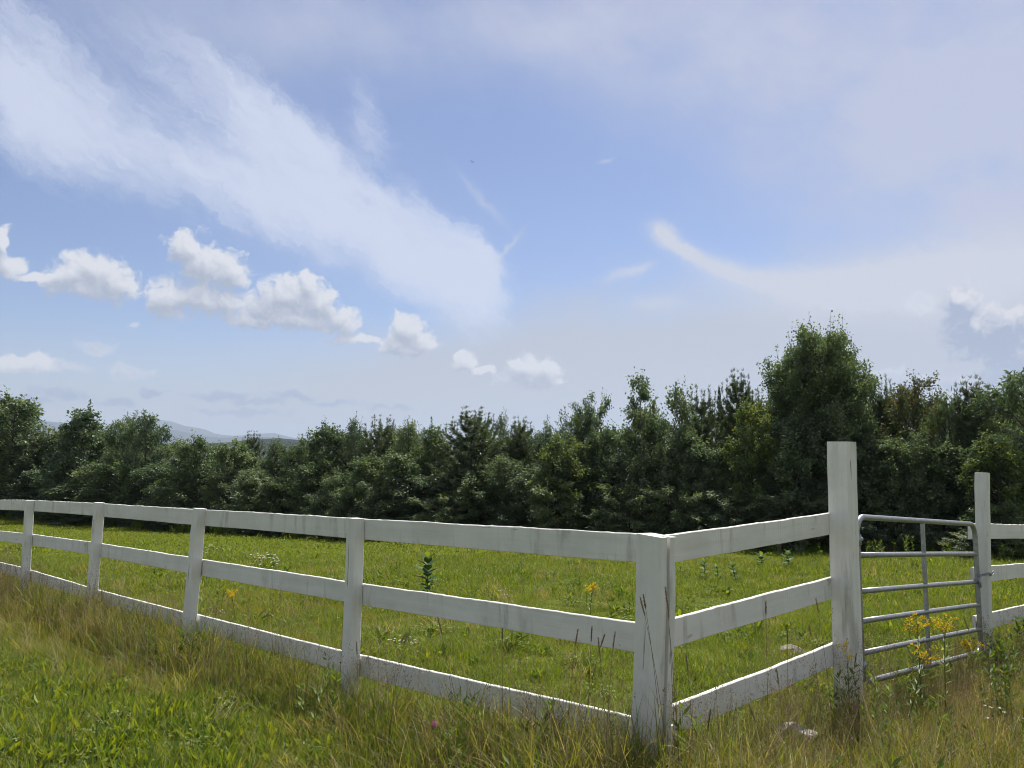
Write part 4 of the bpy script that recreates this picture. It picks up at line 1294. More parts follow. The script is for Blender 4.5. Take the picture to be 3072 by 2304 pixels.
ring_data = ring.data('chain_link', M['galvanised'], True)
for i in range(int(seg[-1] / pitch)):
    s_ = i * pitch
    P = np.array([np.interp(s_, seg, [c_[k] for c_ in cpath]) for k in range(3)])
    Q = np.array([np.interp(s_ + 0.01, seg, [c_[k] for c_ in cpath]) for k in range(3)])
    o = link('link', ring_data, chain, P - np.array(chain.location))
    o.rotation_mode = 'QUATERNION'
    o.rotation_quaternion = Vector(Q - P).to_track_quat('X', 'Z') @ Euler((1.57 * (i % 2) + 0.3, 0, 0)).to_quaternion()

# ------------------------------------------------------------------ rocks
def rock(name, label, loc, size, seed):
    g = np.random.default_rng(seed)
    bm = bmesh.new()
    bmesh.ops.create_icosphere(bm, subdivisions=3, radius=1.0)
    off = g.uniform(0, 50, 3)
    from mathutils import noise as mn
    cuts = [Vector(g.normal(0, 1, 3)).normalized() for _ in range(7)]
    for v in bm.verts:
        p = v.co.copy()
        for c_ in cuts:                       # broken flat faces
            d = p.dot(c_) - 0.62
            if d > 0:
                p -= c_ * d * 0.85
        p *= 1 + 0.22 * mn.noise(p * 1.3 + Vector(off)) + 0.07 * mn.noise(p * 4 + Vector(off))
        v.co = Vector((p.x * size[0], p.y * size[1], p.z * size[2]))
    me = bpy.data.meshes.new(name)
    bm.to_mesh(me)
    bm.free()
    me.materials.append(M['stone'])
    o = link(name, me, None, loc, (0, 0, g.uniform(0, 6)))
    return tag(o, label, 'rock', 'stones in the grass')


rock('rock', 'pale angular rock lying in long grass left of the tall gate post', (1.62, 4.58, gz(1.62, 4.58) + 0.085), (0.15, 0.10, 0.085), 1)
rock('rock', 'flat grey rock in the short field grass behind the lowest right rail', (2.66, 7.46, gz(2.66, 7.46) + 0.03), (0.16, 0.10, 0.06), 2)
rock('stone', 'small pinkish stone in the grass at lower left', (-2.64, 6.0, gz(-2.64, 6.0) + 0.05), (0.05, 0.04, 0.04), 3)

# ------------------------------------------------------------------ milkweed
def milkweed_patterns(h, pairs, leaf, seed):
    g = np.random.default_rng(seed)
    stem, lf = Geo(), []
    P = np.stack([np.linspace(0, g.normal(0, 0.03), 6), np.linspace(0, g.normal(0, 0.03), 6), np.linspace(0, h, 6)], 1)
    stem.tube(P, np.linspace(0.007, 0.004, 6), 6)
    for i in range(pairs):
        f_ = 0.12 + 0.88 * i / (pairs - 1)
        a = i * 1.571 + g.uniform(-0.25, 0.25)
        for sgn in (0, math.pi):
            an = a + sgn
            d = np.array([math.cos(an), math.sin(an), 0])
            up = 0.35 + 1.0 * f_ ** 2.5
            L_ = leaf * (0.75 + 0.45 * math.sin(f_ * 2.6)) * (1.0 if f_ < 0.93 else 0.75)
            q = np.array([np.interp(f_ * h, P[:, 2], P[:, k]) for k in range(3)])
            ge = Geo()
            t_ = unit(d + np.array([0, 0, up]))
            n_ = unit(np.array([0, 0, 1.0]) - d * up * 0.9)
            b_ = np.cross(n_, t_)
            V, F = [], []
            for j, (u_, w_) in enumerate(((0, 0.10), (0.2, 0.44), (0.45, 0.56), (0.7, 0.46), (0.9, 0.24), (1.0, 0.0))):
                c_ = q + t_ * L_ * u_ - np.array([0, 0, 1]) * L_ * 0.16 * u_ * u_
                for sd in (-1, 0, 1):
                    V.append(c_ + b_ * (sd * w_ * L_ * 0.5) + n_ * abs(sd) * w_ * L_ * 0.13)
            for j in range(5):
                for k in range(2):
                    a_ = j * 3 + k
                    F.append((a_, a_ + 1, a_ + 4, a_ + 3))
            ge.add(V, F, 0.25 + 0.15 * g.uniform() + (0.55 if f_ > 0.93 else 0))
            lf.append(ge.data('milkweed_leaf', M['milkweed_leaf'], True))
    return stem.data('milkweed_stem', M['stem'], True), lf


def milkweed(label, x, y, h, pairs, leaf, seed):
    sd, lf = milkweed_patterns(h, pairs, leaf, seed)
    r = thing('milkweed_plant', label, 'plant', (x, y, gz(x, y)), (0, 0, seed * 1.3), 'milkweeds in the field')
    link('stem', sd, r)
    for l_ in lf:
        link('leaf', l_, r)


milkweed('tall milkweed with pale leaves standing alone behind the middle rail', -1.13, 10.5, 0.54, 12, 0.18, 0)
milkweed('left one of three small milkweeds in the field behind the right rails', 3.27, 13.25, 0.30, 6, 0.13, 4)
milkweed('middle one of three small milkweeds in the field behind the right rails', 3.45, 13.15, 0.24, 5, 0.12, 5)
milkweed('right one of three small milkweeds in the field behind the right rails', 3.66, 12.8, 0.28, 6, 0.13, 6)
milkweed('leafy dark weed further out in the field, left of the tall gate post', 4.75, 14.9, 0.22, 6, 0.16, 7)
milkweed('leafy weed in the field close left of the tall gate post', 5.0, 14.1, 0.28, 6, 0.15, 8)


# ------------------------------------------------------------------ goldenrod
def goldenrod(label, x, y, top, seed, spread=0.11, amount=1.0, leafy=1.0):
    g = np.random.default_rng(seed)
    z0 = gz(x, y)
    h = top - z0
    r = thing('goldenrod', label, 'flower', (x, y, z0), (0, 0, 0), 'yellow goldenrods')
    stem, lv, fl = Geo(), Geo(), Geo()
    P = np.stack([np.linspace(0, g.normal(0, 0.04), 7), np.linspace(0, g.normal(0, 0.04), 7), np.linspace(0, h * 0.93, 7)], 1)
    stem.tube(P, np.linspace(0.0045, 0.002, 7), 5)
    n = int(46 * leafy * h / 0.65)
    f_ = g.uniform(0.12, 0.86, n)
    a = g.uniform(0, 6.283, n)
    base = np.stack([np.interp(f_ * h * 0.93, P[:, 2], P[:, k]) for k in range(3)], 1)
    d = np.stack([np.cos(a), np.sin(a), 0.35 + 0 * a], 1)
    lv.leaves(base, d, np.stack([-np.cos(a) * 0.4, -np.sin(a) * 0.4, 1 + 0 * a], 1), g.uniform(0.05, 0.09, n), 0.012, g.uniform(0.2, 0.6, n))
    top_p = P[-1]
    for k in range(int(11 * amount) + 2):
        a_ = g.uniform(0, 6.283)
        hh = g.uniform(-0.11, 0.0) * (h / 0.65)
        L_ = spread * g.uniform(0.5, 1.1)
        q0 = top_p + np.array([0, 0, hh])
        tt = np.linspace(0, 1, 7)
        arch = q0 + np.stack([np.cos(a_) * L_ * tt, np.sin(a_) * L_ * tt, 0.075 * np.sin(tt * 2.3)], 1)
        stem.tube(arch, 0.0012, 3, cap=False)
        m_ = 34
        u_ = g.uniform(0.15, 1.02, m_)
        pts = np.stack([np.interp(u_, tt, arch[:, c_]) for c_ in range(3)], 1) + np.stack([g.normal(0, 0.006, m_), g.normal(0, 0.006, m_), np.abs(g.normal(0.006, 0.006, m_))], 1)
        fl.leaves(pts, g.normal(0, 1, (m_, 3)) + np.array([0, 0, 0.8]), g.normal(0, 1, (m_, 3)), 0.011, 0.009, g.uniform(0.2, 1, m_))
    link('stem', stem.data('goldenrod_stem', M['stem'], True), r)
    link('foliage', lv.data('goldenrod_foliage', M['weed_leaf']), r)
    link('flower_plume', fl.data('goldenrod_plume', M['yellow_floret']), r)


goldenrod('left one of the two tall goldenrods in front of the gate brace', 2.69, 5.22, 0.45, 1, 0.10, 0.8)
goldenrod('right one of the two tall goldenrods in front of the gate brace', 2.90, 5.32, 0.41, 2, 0.10, 0.8)
goldenrod('short goldenrod low in front of the hinge half of the gate', 2.47, 5.0, 0.31, 3, 0.09, 0.5)
goldenrod('goldenrod at the lower latch corner of the gate', 3.62, 6.2, 0.02, 4, 0.10, 0.9)
goldenrod('goldenrod seen between the middle and lowest left rails', -2.87, 8.2, 0.06, 5, 0.07, 0.8)
goldenrod('pale goldenrod behind the middle rail near the corner post', 0.78, 8.0, 0.17, 6, 0.12, 0.9)
goldenrod('faint goldenrod in front of the tall gate post', 2.02, 4.75, 0.36, 7, 0.07, 0.15, 1.5)


# ------------------------------------------------------------------ white wildflowers
def white_flowers(label, x, y, top, seed, heads, spread, head_r):
    g = np.random.default_rng(seed)
    z0 = gz(x, y)
    h = top - z0
    r = thing('white_wildflower', label, 'flower', (x, y, z0), (0, 0, 0), 'white wildflowers')
    stem, fl = Geo(), Geo()
    for k in range(heads):
        a, rr = g.uniform(0, 6.283), spread * math.sqrt(g.uniform())
        q = np.array([math.cos(a) * rr, math.sin(a) * rr, h * g.uniform(0.55, 1.0)])
        b0 = np.array([q[0] * 0.25, q[1] * 0.25, 0])
        stem.tube([b0, (b0 + q) / 2 + g.normal(0, 0.01, 3), q], 0.0013, 3, cap=False)
        m_ = 12
        an = np.linspace(0, 6.283, m_, endpoint=False)
        d = np.stack([np.cos(an), np.sin(an), 0.15 + g.normal(0, 0.1, m_)], 1)
        fl.leaves(np.repeat(q[None], m_, 0), d, np.tile([0, 0, 1.0], (m_, 1)) + g.normal(0, 0.2, (m_, 3)), head_r * g.uniform(0.7, 1.2), head_r * 0.5, g.uniform(0.4, 1, m_))
    link('stem', stem.data('wildflower_stem', M['stem'], True), r)
    link('flower_heads', fl.data('wildflower_heads', M['white_floret']), r)


white_flowers('big loose cluster of white wildflowers between two left fence posts', -4.02, 12.8, -0.10, 1, 46, 0.26, 0.022)
white_flowers('few white wildflowers close to the right edge of a left fence post', -6.15, 15.9, -0.33, 2, 9, 0.15, 0.024)
white_flowers('small white flowers below the middle rail, right of a post', -0.98, 7.1, -0.11, 3, 16, 0.14, 0.012)
white_flowers('tiny white flowers above the middle rail left of the dry clump', -0.2, 10.4, -0.27, 4, 14, 0.25, 0.010)
white_flowers('white flowers low behind the third post from the left', -3.3, 8.6, -0.17, 5, 16, 0.22, 0.012)
white_flowers('white yarrow in the brown weeds at the lower right', 3.0, 4.9, -0.02, 6, 7, 0.14, 0.011)


# ------------------------------------------------------------------ clover
def clover(label, p, seed):
    g = np.random.default_rng(seed)
    z0 = gz(p[0], p[1])
    r = thing('clover_flower', label, 'flower', (p[0], p[1], z0))
    stem, fl = Geo(), Geo()
    q = np.array([0, 0, p[2] - z0])
    stem.tube([(0.03, 0.02, 0), q * 0.5 + np.array([0.02, 0, 0]), q], 0.0015, 4)
    m_ = 60
    d = unit(g.normal(0, 1, (m_, 3)) + np.array([0, 0, 0.4]))
    fl.leaves(q + d * 0.003, d, g.normal(0, 1, (m_, 3)), 0.014, 0.005, g.uniform(0.1, 1, m_))
    link('stem', stem.data('clover_stem', M['stem'], True), r)
    link('flower_head', fl.data('clover_head', M['pink_floret']), r)


clover('pink clover flower in the long grass below the lowest rail', (-0.36, 3.7, 0.29), 1)
clover('pale pink clover flower at the foot of the tall gate post', (1.92, 4.45, 0.12), 2)

# ------------------------------------------------------------------ burdock
bd = thing('burdock_plant', 'dark broad-leaved weed low beside the right foot of the latch post', 'plant', (4.55, 6.75, gz(4.55, 6.75)))
g = np.random.default_rng(9)
for k in range(15):
    a = k * 2.4 + g.uniform(-0.3, 0.3)
    d = np.array([math.cos(a), math.sin(a), 0])
    hh, rr = g.uniform(0.10, 0.50), g.uniform(0.05, 0.22)
    q = d * rr + np.array([0, 0, hh])
    ge = Geo()
    L_ = g.uniform(0.13, 0.22)
    t_ = unit(d + np.array([0, 0, g.uniform(-0.7, 0.3)]))
    n_ = unit(np.array([0, 0, 1.0]) + d * 0.5)
    b_ = np.cross(n_, t_)
    V, F = [], []
    for j, (u_, w_) in enumerate(((0, 0.3), (0.15, 0.62), (0.4, 0.72), (0.7, 0.5), (0.9, 0.22), (1.0, 0.0))):
        for sd in (-1, -0.5, 0, 0.5, 1):
            V.append(q + t_ * L_ * u_ + b_ * sd * w_ * L_ * 0.5 + n_ * (abs(sd) * 0.06 * L_ + 0.03 * L_ * math.sin(9 * u_ + 5 * sd)) - np.array([0, 0, 0.12 * L_ * u_ * u_]))
    for j in range(5):
        for i in range(4):
            a_ = j * 5 + i
            F.append((a_, a_ + 1, a_ + 6, a_ + 5))
    ge.add(V, F, g.uniform(0.05, 0.35))
    lo = link('leaf', ge.data('burdock_leaf', M['weed_leaf'], True), bd)
    sg = Geo()
    sg.tube([np.zeros(3), q * np.array([0.6, 0.6, 0.55]), q], [0.007, 0.005, 0.003], 5)
    link('stalk', sg.data('burdock_stalk', M['stem'], True), bd)

# ------------------------------------------------------------------ timothy stalks that stand clear in front of the fence
STALKS = [(0.25, 3.76, 0.315, 3.75, 0.715), (0.35, 3.72, 0.376, 3.7, 0.736), (0.43, 3.61, 0.404, 3.7, 0.683), (0.33, 3.87, 0.449, 3.8, 0.677), (0.43, 3.7, 0.491, 3.75, 0.7), (0.68, 3.44, 0.562, 3.45, 0.917), (0.65, 3.4, 0.568, 3.4, 0.936), (0.7, 3.33, 0.664, 3.4, 0.969), (0.72, 3.52, 0.683, 3.45, 0.901), (1.27, 3.95, 1.26, 3.9, 0.811), (1.7, 4.21, 1.663, 4.3, 0.753), (1.8, 4.62, 1.733, 4.6, 0.544), (1.53, 4.41, 1.573, 4.5, 0.54), (1.13, 3.49, 1.042, 3.5, 0.446), (1.36, 3.98, 1.303, 3.9, 0.487), (0.84, 3.68, 0.793, 3.6, 0.631), (0.8, 3.36, 0.825, 3.3, 0.488), (1.86, 4.39, 1.875, 4.3, 0.459), (3.07, 5.12, 2.98, 5.2, 0.469), (-0.66, 4.24, -0.571, 4.3, 0.563), (-0.31, 4.39, -0.417, 4.4, 0.631), (-0.88, 4.56, -0.907, 4.6, 0.449), (-0.05, 4.18, -0.052, 4.2, 0.617)]
STALK_WORDS = ['leftmost of the five pale seed-headed grass stalks left of the corner post', 'second of the five pale seed-headed grass stalks left of the corner post', 'lowest of the five pale seed-headed grass stalks left of the corner post',
               'fourth of the five pale seed-headed grass stalks left of the corner post', 'seed-headed grass stalk nearest the left edge of the corner post', 'leaning dark seed-headed stalk against the left face of the corner post',
               'shorter dark stalk close beside the leaning one on the corner post', 'tall dark seed-headed stalk before the slot of the corner post', 'seed-headed stalk right beside the slot of the corner post',
               'brown seed-headed stalk against the middle right rail', 'brown seed-headed stalk near the gate end of the middle right rail', 'seed-headed stalk below the middle right rail near the tall post',
               'paler seed-headed stalk above the flat field rock', 'seed-headed stalk below the lowest right rail near the pale rock', 'seed-headed stalk crossing the lowest right rail', 'seed-headed stalk just right of the corner post',
               'low seed-headed stalk under the right rails', 'seed-headed stalk at the hinge end of the gate', 'thin seed-headed stalk before the latch half of the gate', 'thin stalk before the middle rail right of the second nearest post',
               'taller thin stalk crossing the middle rail right of the second nearest post', 'thin stalk against the second nearest post', 'lone long stalk crossing the middle of the middle rail']
for i, (bx, by, hx, hy, hz) in enumerate(STALKS):
    g = np.random.default_rng(300 + i)
    z0 = gz(bx, by)
    r = thing('seed_stalk', STALK_WORDS[i], 'grass stalk', (bx, by, z0), group='seed-headed grass stalks by the fence')
    q = np.array([hx - bx, hy - by, hz - z0])
    dirv = unit(q + np.array([q[0], q[1], 0]) * 1.0)
    HL = g.uniform(0.065, 0.10)
    p1 = q - dirv * HL
    tt = np.linspace(0, 1, 8)
    path = np.stack([p1[0] * tt ** 1.8, p1[1] * tt ** 1.8, p1[2] * tt], 1)
    st, hd, lf = Geo(), Geo(), Geo()
    st.tube(path, np.linspace(0.0016, 0.0009, 8), 5)
    hd.tube([p1, p1 + dirv * 0.006, p1 + dirv * HL * 0.5, p1 + dirv * HL * 0.9, p1 + dirv * HL], [0.001, 0.0022, 0.0030, 0.0020, 0.0005], 7, tint=g.uniform(0.1, 0.8))
    m_ = 90
    u_ = g.uniform(0.08, 0.95, m_)
    o_ = unit(np.cross(dirv, g.normal(0, 1, (m_, 3))))
    hd.leaves(p1 + dirv * HL * u_[:, None] + o_ * 0.0018, o_ + dirv * 1.5, g.normal(0, 1, (m_, 3)), 0.007, 0.0018, g.uniform(0.1, 1, m_))
    link('stem', st.data('stalk_stem', M['dry_stem'], True), r)
    link('seed_head', hd.data('stalk_head', M['seed_head']), r)
    nb = 2
    lf.blades(np.stack([np.interp([0.25, 0.5], tt, path[:, k]) for k in range(3)], 1), g.uniform(0, 6.28, nb), g.uniform(0.12, 0.2, nb), 0.5, 0.9, 0.005, g.uniform(0.4, 0.8, nb), 4)
    link('leaf', lf.data('stalk_leaf', M['grass']), r)

# ------------------------------------------------------------------ two old posts of a wire fence at the wood edge, and a bird
for (x, y, h, lab) in ((6.34, 18.55, 0.85, 'thin grey old post at the wood edge under the right top rail'), (7.02, 18.9, 0.8, 'second thin old post at the wood edge, beside the tall gate post')):
    ge = Geo()
    ge.tube([(0, 0, -0.2), (0.005, 0, h * 0.5), (0.02, 0.01, h)], [0.05, 0.048, 0.043], 9)
    tag(link('old_fence_post', ge.data('old_fence_post', M['weathered_wood']), None, (x, y, gz(x, y))), lab, 'post', 'old posts at the wood edge')

bird = thing('bird', 'tiny dark bird flying high in the blue gap', 'bird', (-4.26, 80.0, 32.44), (0.3, 0.25, 0.4))
ge = Geo()
ge.tube([(0, -0.17, 0), (0, -0.13, 0.01), (0, -0.02, 0), (0, 0.10, 0.0), (0, 0.22, -0.01)], [0.01, 0.035, 0.05, 0.035, 0.02], 8)
link('body', ge.data('bird_body', M['bird'], True), bird)
for sgn in (-1, 1):
    w_ = Geo()
    top_z = 0.006
    prof_w = [(0.0, -0.06, 0.07, 0.02), (0.10, -0.08, 0.06, 0.07), (0.20, -0.05, 0.06, 0.10), (0.32, 0.04, 0.075, 0.09)]
    V = []
    for (x, y0, y1, z) in prof_w:
        V += [(sgn * x, y0, z), (sgn * x, y1, z), (sgn * x, y1, z - top_z), (sgn * x, y0, z - top_z)]
    F = [(0, 1, 2, 3), (12, 15, 14, 13)]
    for j in range(3):
        for k in range(4):
            F.append((j * 4 + k, j * 4 + (k + 1) % 4, j * 4 + 4 + (k + 1) % 4, j * 4 + 4 + k))
    w_.add(V, F)
    link('wing', w_.data('bird_wing', M['bird']), bird)

# ------------------------------------------------------------------ grass and ground cover (uncountable: one object each)
def disc(g, n, r):
    a, q = g.uniform(0, 6.283, n), r * np.sqrt(g.uniform(0, 1, n))
    return np.stack([np.cos(a) * q, np.sin(a) * q, np.full(n, -0.01)], 1)


def clump_field(seed, n=46, r=0.13, L=(0.05, 0.12), W=(0.0035, 0.006), tint=(0.10, 0.48), dry=0.10):
    g = np.random.default_rng(seed)
    ge = Geo()
    t_ = g.uniform(*tint, n)
    d_ = g.random(n) < dry
    t_[d_] = g.uniform(0.62, 0.95, d_.sum())
    ge.blades(disc(g, n, r), g.uniform(0, 6.283, n), g.uniform(*L, n), g.uniform(0.1, 0.95, n), g.uniform(0.2, 1.4, n), g.uniform(*W, n), t_, 3, 0.05)
    return ge.data('field_clump', M['grass'])


def clump_long(seed, n=30, r=0.10, L=(0.16, 0.46), tint=(0.22, 0.74), lean=0.42, curl=1.6, W=(0.0035, 0.0085), dry=0.25):
    g = np.random.default_rng(seed)
    ge = Geo()
    t_ = g.uniform(*tint, n)
    d_ = g.random(n) < dry
    t_[d_] = g.uniform(0.75, 1.0, d_.sum())
    ge.blades(disc(g, n, r), g.uniform(0, 6.283, n), g.uniform(*L, n), np.abs(g.normal(0, lean, n)), g.uniform(0.1, curl, n), g.uniform(*W, n), t_, 5, 0.10)
    return ge.data('long_clump', M['grass'])


def clump_panicle(seed, n=9, r=0.09, H=(0.38, 0.68)):
    """thin dry flowering stems with loose seed panicles"""
    g = np.random.default_rng(seed)
    ge = Geo()
    b0 = disc(g, n, r)
    a, L_, le, cu = g.uniform(0, 6.283, n), g.uniform(*H, n), np.abs(g.normal(0, 0.16, n)), g.uniform(0, 0.35, n)
    tt = g.uniform(0.72, 0.98, n)
    ge.blades(b0, a, L_, le, cu, 0.0034, tt, 5)
    for i in range(n):
        d = np.array([math.cos(a[i]), math.sin(a[i]), 0])
        for k in range(26):
            u_ = g.uniform(0.72, 1.0)
            th = le[i] + cu[i] * 0.5
            q = b0[i] + (d * math.sin(th) + np.array([0, 0, math.cos(th)])) * L_[i] * u_
            o_ = g.normal(0, 1, 3) * 0.030 * (1.06 - u_) / 0.3
            ge.leaves([q + o_ * 0.4], [o_ + np.array([0, 0, 0.02])], [g.normal(0, 1, 3)], 0.012, 0.0032, [tt[i] - g.uniform(0, 0.2)])
    return ge.data('panicle_clump', M['brown_grass'])


def clump_bent(seed, n=26):
    """straw lying bent over, mostly one way"""
    g = np.random.default_rng(seed)
    ge = Geo()
    ge.blades(disc(g, n, 0.12), g.normal(0, 0.55, n), g.uniform(0.4, 0.75, n), g.uniform(0.3, 0.9, n), g.uniform(0.7, 1.3, n), g.uniform(0.0035, 0.006, n), g.uniform(0.76, 1.0, n), 6)
    return ge.data('bent_straw', M['grass'])


def clump_broadleaf(seed, n=15, L=(0.06, 0.13), W=0.30, up=(0.4, 1.6), tint=(0.3, 1.0), r=0.05):
    g = np.random.default_rng(seed)
    ge = Geo()
    a = g.uniform(0, 6.283, n)
    b0 = disc(g, n, r) + np.stack([0 * a, 0 * a, g.uniform(0, 0.05, n)], 1)
    u_ = g.uniform(*up, n)
    d = np.stack([np.cos(a), np.sin(a), u_], 1)
    nr = np.stack([-np.cos(a) * u_, -np.sin(a) * u_, np.ones(n)], 1) + g.normal(0, 0.3, (n, 3))
    l_ = g.uniform(*L, n)
    ge.leaves(b0, d, nr, l_, l_ * W * g.uniform(0.8, 1.3, n), g.uniform(*tint, n), fold=0.16, two=True)
    return ge.data('broadleaf_clump', M['weed_leaf'])


def clump_clover(seed, n=34, r=0.12):
    g = np.random.default_rng(seed)
    ge = Geo()
    b0 = disc(g, n, r)
    b0[:, 2] = g.uniform(0.03, 0.085, n)
    for k in range(3):
        a = g.uniform(0, 6.283, n) + k * 2.09
        ge.leaves(b0, np.stack([np.cos(a), np.sin(a), 0.25 + 0 * a], 1), np.stack([0 * a, 0 * a, 1 + 0 * a], 1) + g.normal(0, 0.25, (n, 3)), 0.020, 0.017, g.uniform(0.25, 0.95, n), fold=0.1, two=True)
    return ge.data('clover_clump', M['weed_leaf'])


def clump_leafy(seed, stems=5, h=(0.25, 0.55), r=0.09, tint=(0.15, 0.75), leaf=0.075):
    """upright leafy weed stems"""
    g = np.random.default_rng(seed)
    ge = Geo()
    for s_ in range(stems):
        b0 = disc(g, 1, r)[0]
        hh = g.uniform(*h)
        tipd = np.array([g.normal(0, 0.12), g.normal(0, 0.12), 1.0]) * hh
        ge.tube([b0, b0 + tipd * 0.5, b0 + tipd], [0.003, 0.0022, 0.001], 4, tint=0.35, cap=False)
        n = int(hh * 46)
        f_ = g.uniform(0.12, 1.0, n)
        a = g.uniform(0, 6.283, n)
        ge.leaves(b0 + tipd * f_[:, None], np.stack([np.cos(a), np.sin(a), 0.3 + 0.6 * f_], 1), np.stack([-np.cos(a) * .4, -np.sin(a) * .4, 1 + 0 * a], 1) + g.normal(0, .25, (n, 3)),
                  leaf * g.uniform(0.6, 1.2, n), leaf * 0.24, g.uniform(*tint, n), fold=0.1)
    return ge.data('leafy_clump', M['weed_leaf'])


EX, EY = zip(*sorted(WOOD_EDGE))


def zones(P):
    q = P - C0
    fl, fr = q @ NL, q @ NR
    edge_y = np.interp(P[:, 0], EX, EY)
    return fl, fr, edge_y - P[:, 1]


def in_view(P, margin=1.6):
    return (np.abs(P[:, 0]) < 0.74 * P[:, 1] + margin) & (P[:, 1] > 0.8)


def patch(P, sc, seed):
    """smooth random field for uneven growth, about -1..1"""
    g = np.random.default_rng(seed)
    v = 0
    for k in range(5):
        a, f_ = g.uniform(0, 6.283), sc * 1.7 ** k
        v = v + np.sin(P[:, 0] * math.cos(a) * f_ + P[:, 1] * math.sin(a) * f_ * 1.0 + g.uniform(0, 6.283) + 1.3 * np.sin(P[:, 1] * f_ * 0.7 + k)) / 1.35 ** k
    return v / 2.6


def scatter(name, label, category, protos, P, scale, idx, seed, tilt=0.12, rotz=None):
    """one object whose geometry nodes set out clumps on its points"""
    g = np.random.default_rng(seed)
    n = len(P)
    me = bpy.data.meshes.new(name)
    z = ground(P[:, 0], P[:, 1])
    me.from_pydata(np.column_stack([P, z]).tolist(), [], [])
    rot = np.column_stack([g.normal(0, tilt, n), g.normal(0, tilt, n), g.uniform(0, 6.283, n) if rotz is None else rotz]).astype(np.float32)
    for nm, ty, key, val in (('rot', 'FLOAT_VECTOR', 'vector', rot.reshape(-1)), ('scl', 'FLOAT', 'value', np.asarray(scale, np.float32)), ('idx', 'INT', 'value', np.asarray(idx, np.int32))):
        a = me.attributes.new(nm, ty, 'POINT')
        a.data.foreach_set(key, val)
    o = tag(link(name, me), label, category, kind='stuff')
    pc_ = bpy.data.collections.new(name + '_clumps')
    for i, d in enumerate(protos):
        pc_.objects.link(bpy.data.objects.new('%s_clump_%02d' % (name, i), d))
    ng = bpy.data.node_groups.new(name, 'GeometryNodeTree')
    ng.interface.new_socket('Geometry', in_out='INPUT', socket_type='NodeSocketGeometry')
    ng.interface.new_socket('Geometry', in_out='OUTPUT', socket_type='NodeSocketGeometry')
    N = ng.nodes
    gi, go = N.new('NodeGroupInput'), N.new('NodeGroupOutput')
    ci = N.new('GeometryNodeCollectionInfo')
    ci.inputs[0].default_value = pc_
    ci.inputs['Separate Children'].default_value = True
    ci.inputs['Reset Children'].default_value = True
    ip = N.new('GeometryNodeInstanceOnPoints')
    ip.inputs['Pick Instance'].default_value = True
    L_ = ng.links
    L_.new(gi.outputs[0], ip.inputs['Points'])
    L_.new(ci.outputs[0], ip.inputs['Instance'])
    for nm, ty, sock in (('rot', 'FLOAT_VECTOR', 'Rotation'), ('scl', 'FLOAT', 'Scale'), ('idx', 'INT', 'Instance Index')):
        na = N.new('GeometryNodeInputNamedAttribute')
        na.data_type = ty
        na.inputs['Name'].default_value = nm
        L_.new(na.outputs['Attribute'], ip.inputs[sock])
    L_.new(ip.outputs[0], go.inputs[0])
    mod = o.modifiers.new('clumps', 'NODES')
    mod.node_group = ng
    return o


def sow(x0, x1, y0, y1, per_m2, seed):
    g = np.random.default_rng(seed)
    n = int((x1 - x0) * (y1 - y0) * per_m2)
    P = np.column_stack([g.uniform(x0, x1, n), g.uniform(y0, y1, n)])
    return P[in_view(P)], g


# --- the field: short green grass, thinner and coarser with distance
near_p = [clump_field(s_) for s_ in (1, 2, 3)] + [clump_field(4, tint=(0.3, 0.62), dry=0.25)]
mid_p = [clump_field(s_, 40, 0.20, (0.06, 0.12), (0.007, 0.012)) for s_ in (5, 6)] + [clump_field(7, 40, 0.20, (0.06, 0.12), (0.007, 0.012), (0.3, 0.6), 0.2)]
far_p = [clump_field(s_, 40, 0.36, (0.045, 0.085), (0.016, 0.028), (0.22, 0.5), 0.03) for s_ in (8, 9)] + [clump_field(10, 40, 0.36, (0.045, 0.085), (0.016, 0.028), (0.35, 0.58), 0.08)]
bands = [(3.0, 10.5, 95, -9, 8, 0), (10.5, 17.0, 48, -14, 12, 4), (17.0, 52.0, 15, -42, 14, 7)]
PP, SS, II = [], [], []
for (y0, y1, dens_, x0, x1, i0) in bands:
    P, g = sow(x0, x1, y0, y1, dens_, 40 + i0)
    fl, fr, ed = zones(P)
    ok = (fl > 0.10) & (fr > 0.10) & (ed > -0.8)
    P = P[ok]
    pt = patch(P, 0.55, 3)
    k = 4 if i0 == 0 else 3
    yellow = g.random(len(P)) < 0.10 + 0.75 * np.clip(pt + 0.25 * patch(P, 1.9, 13), 0, 1)
    idx = np.where(yellow, k - 1, g.integers(0, k - 1, len(P))) + i0
    near_f = np.exp(-np.minimum(zones(P)[0], zones(P)[1]) / 0.9)
    PP.append(P)
    SS.append(g.uniform(0.65, 1.25, len(P)) * (1.0 + 0.40 * patch(P, 1.3, 8)) * (1 + 0.9 * near_f))
    II.append(idx)
scatter('field_grass', 'short sunlit green grass covering the field', 'grass', near_p + mid_p + far_p, np.concatenate(PP), np.concatenate(SS), np.concatenate(II), 1)

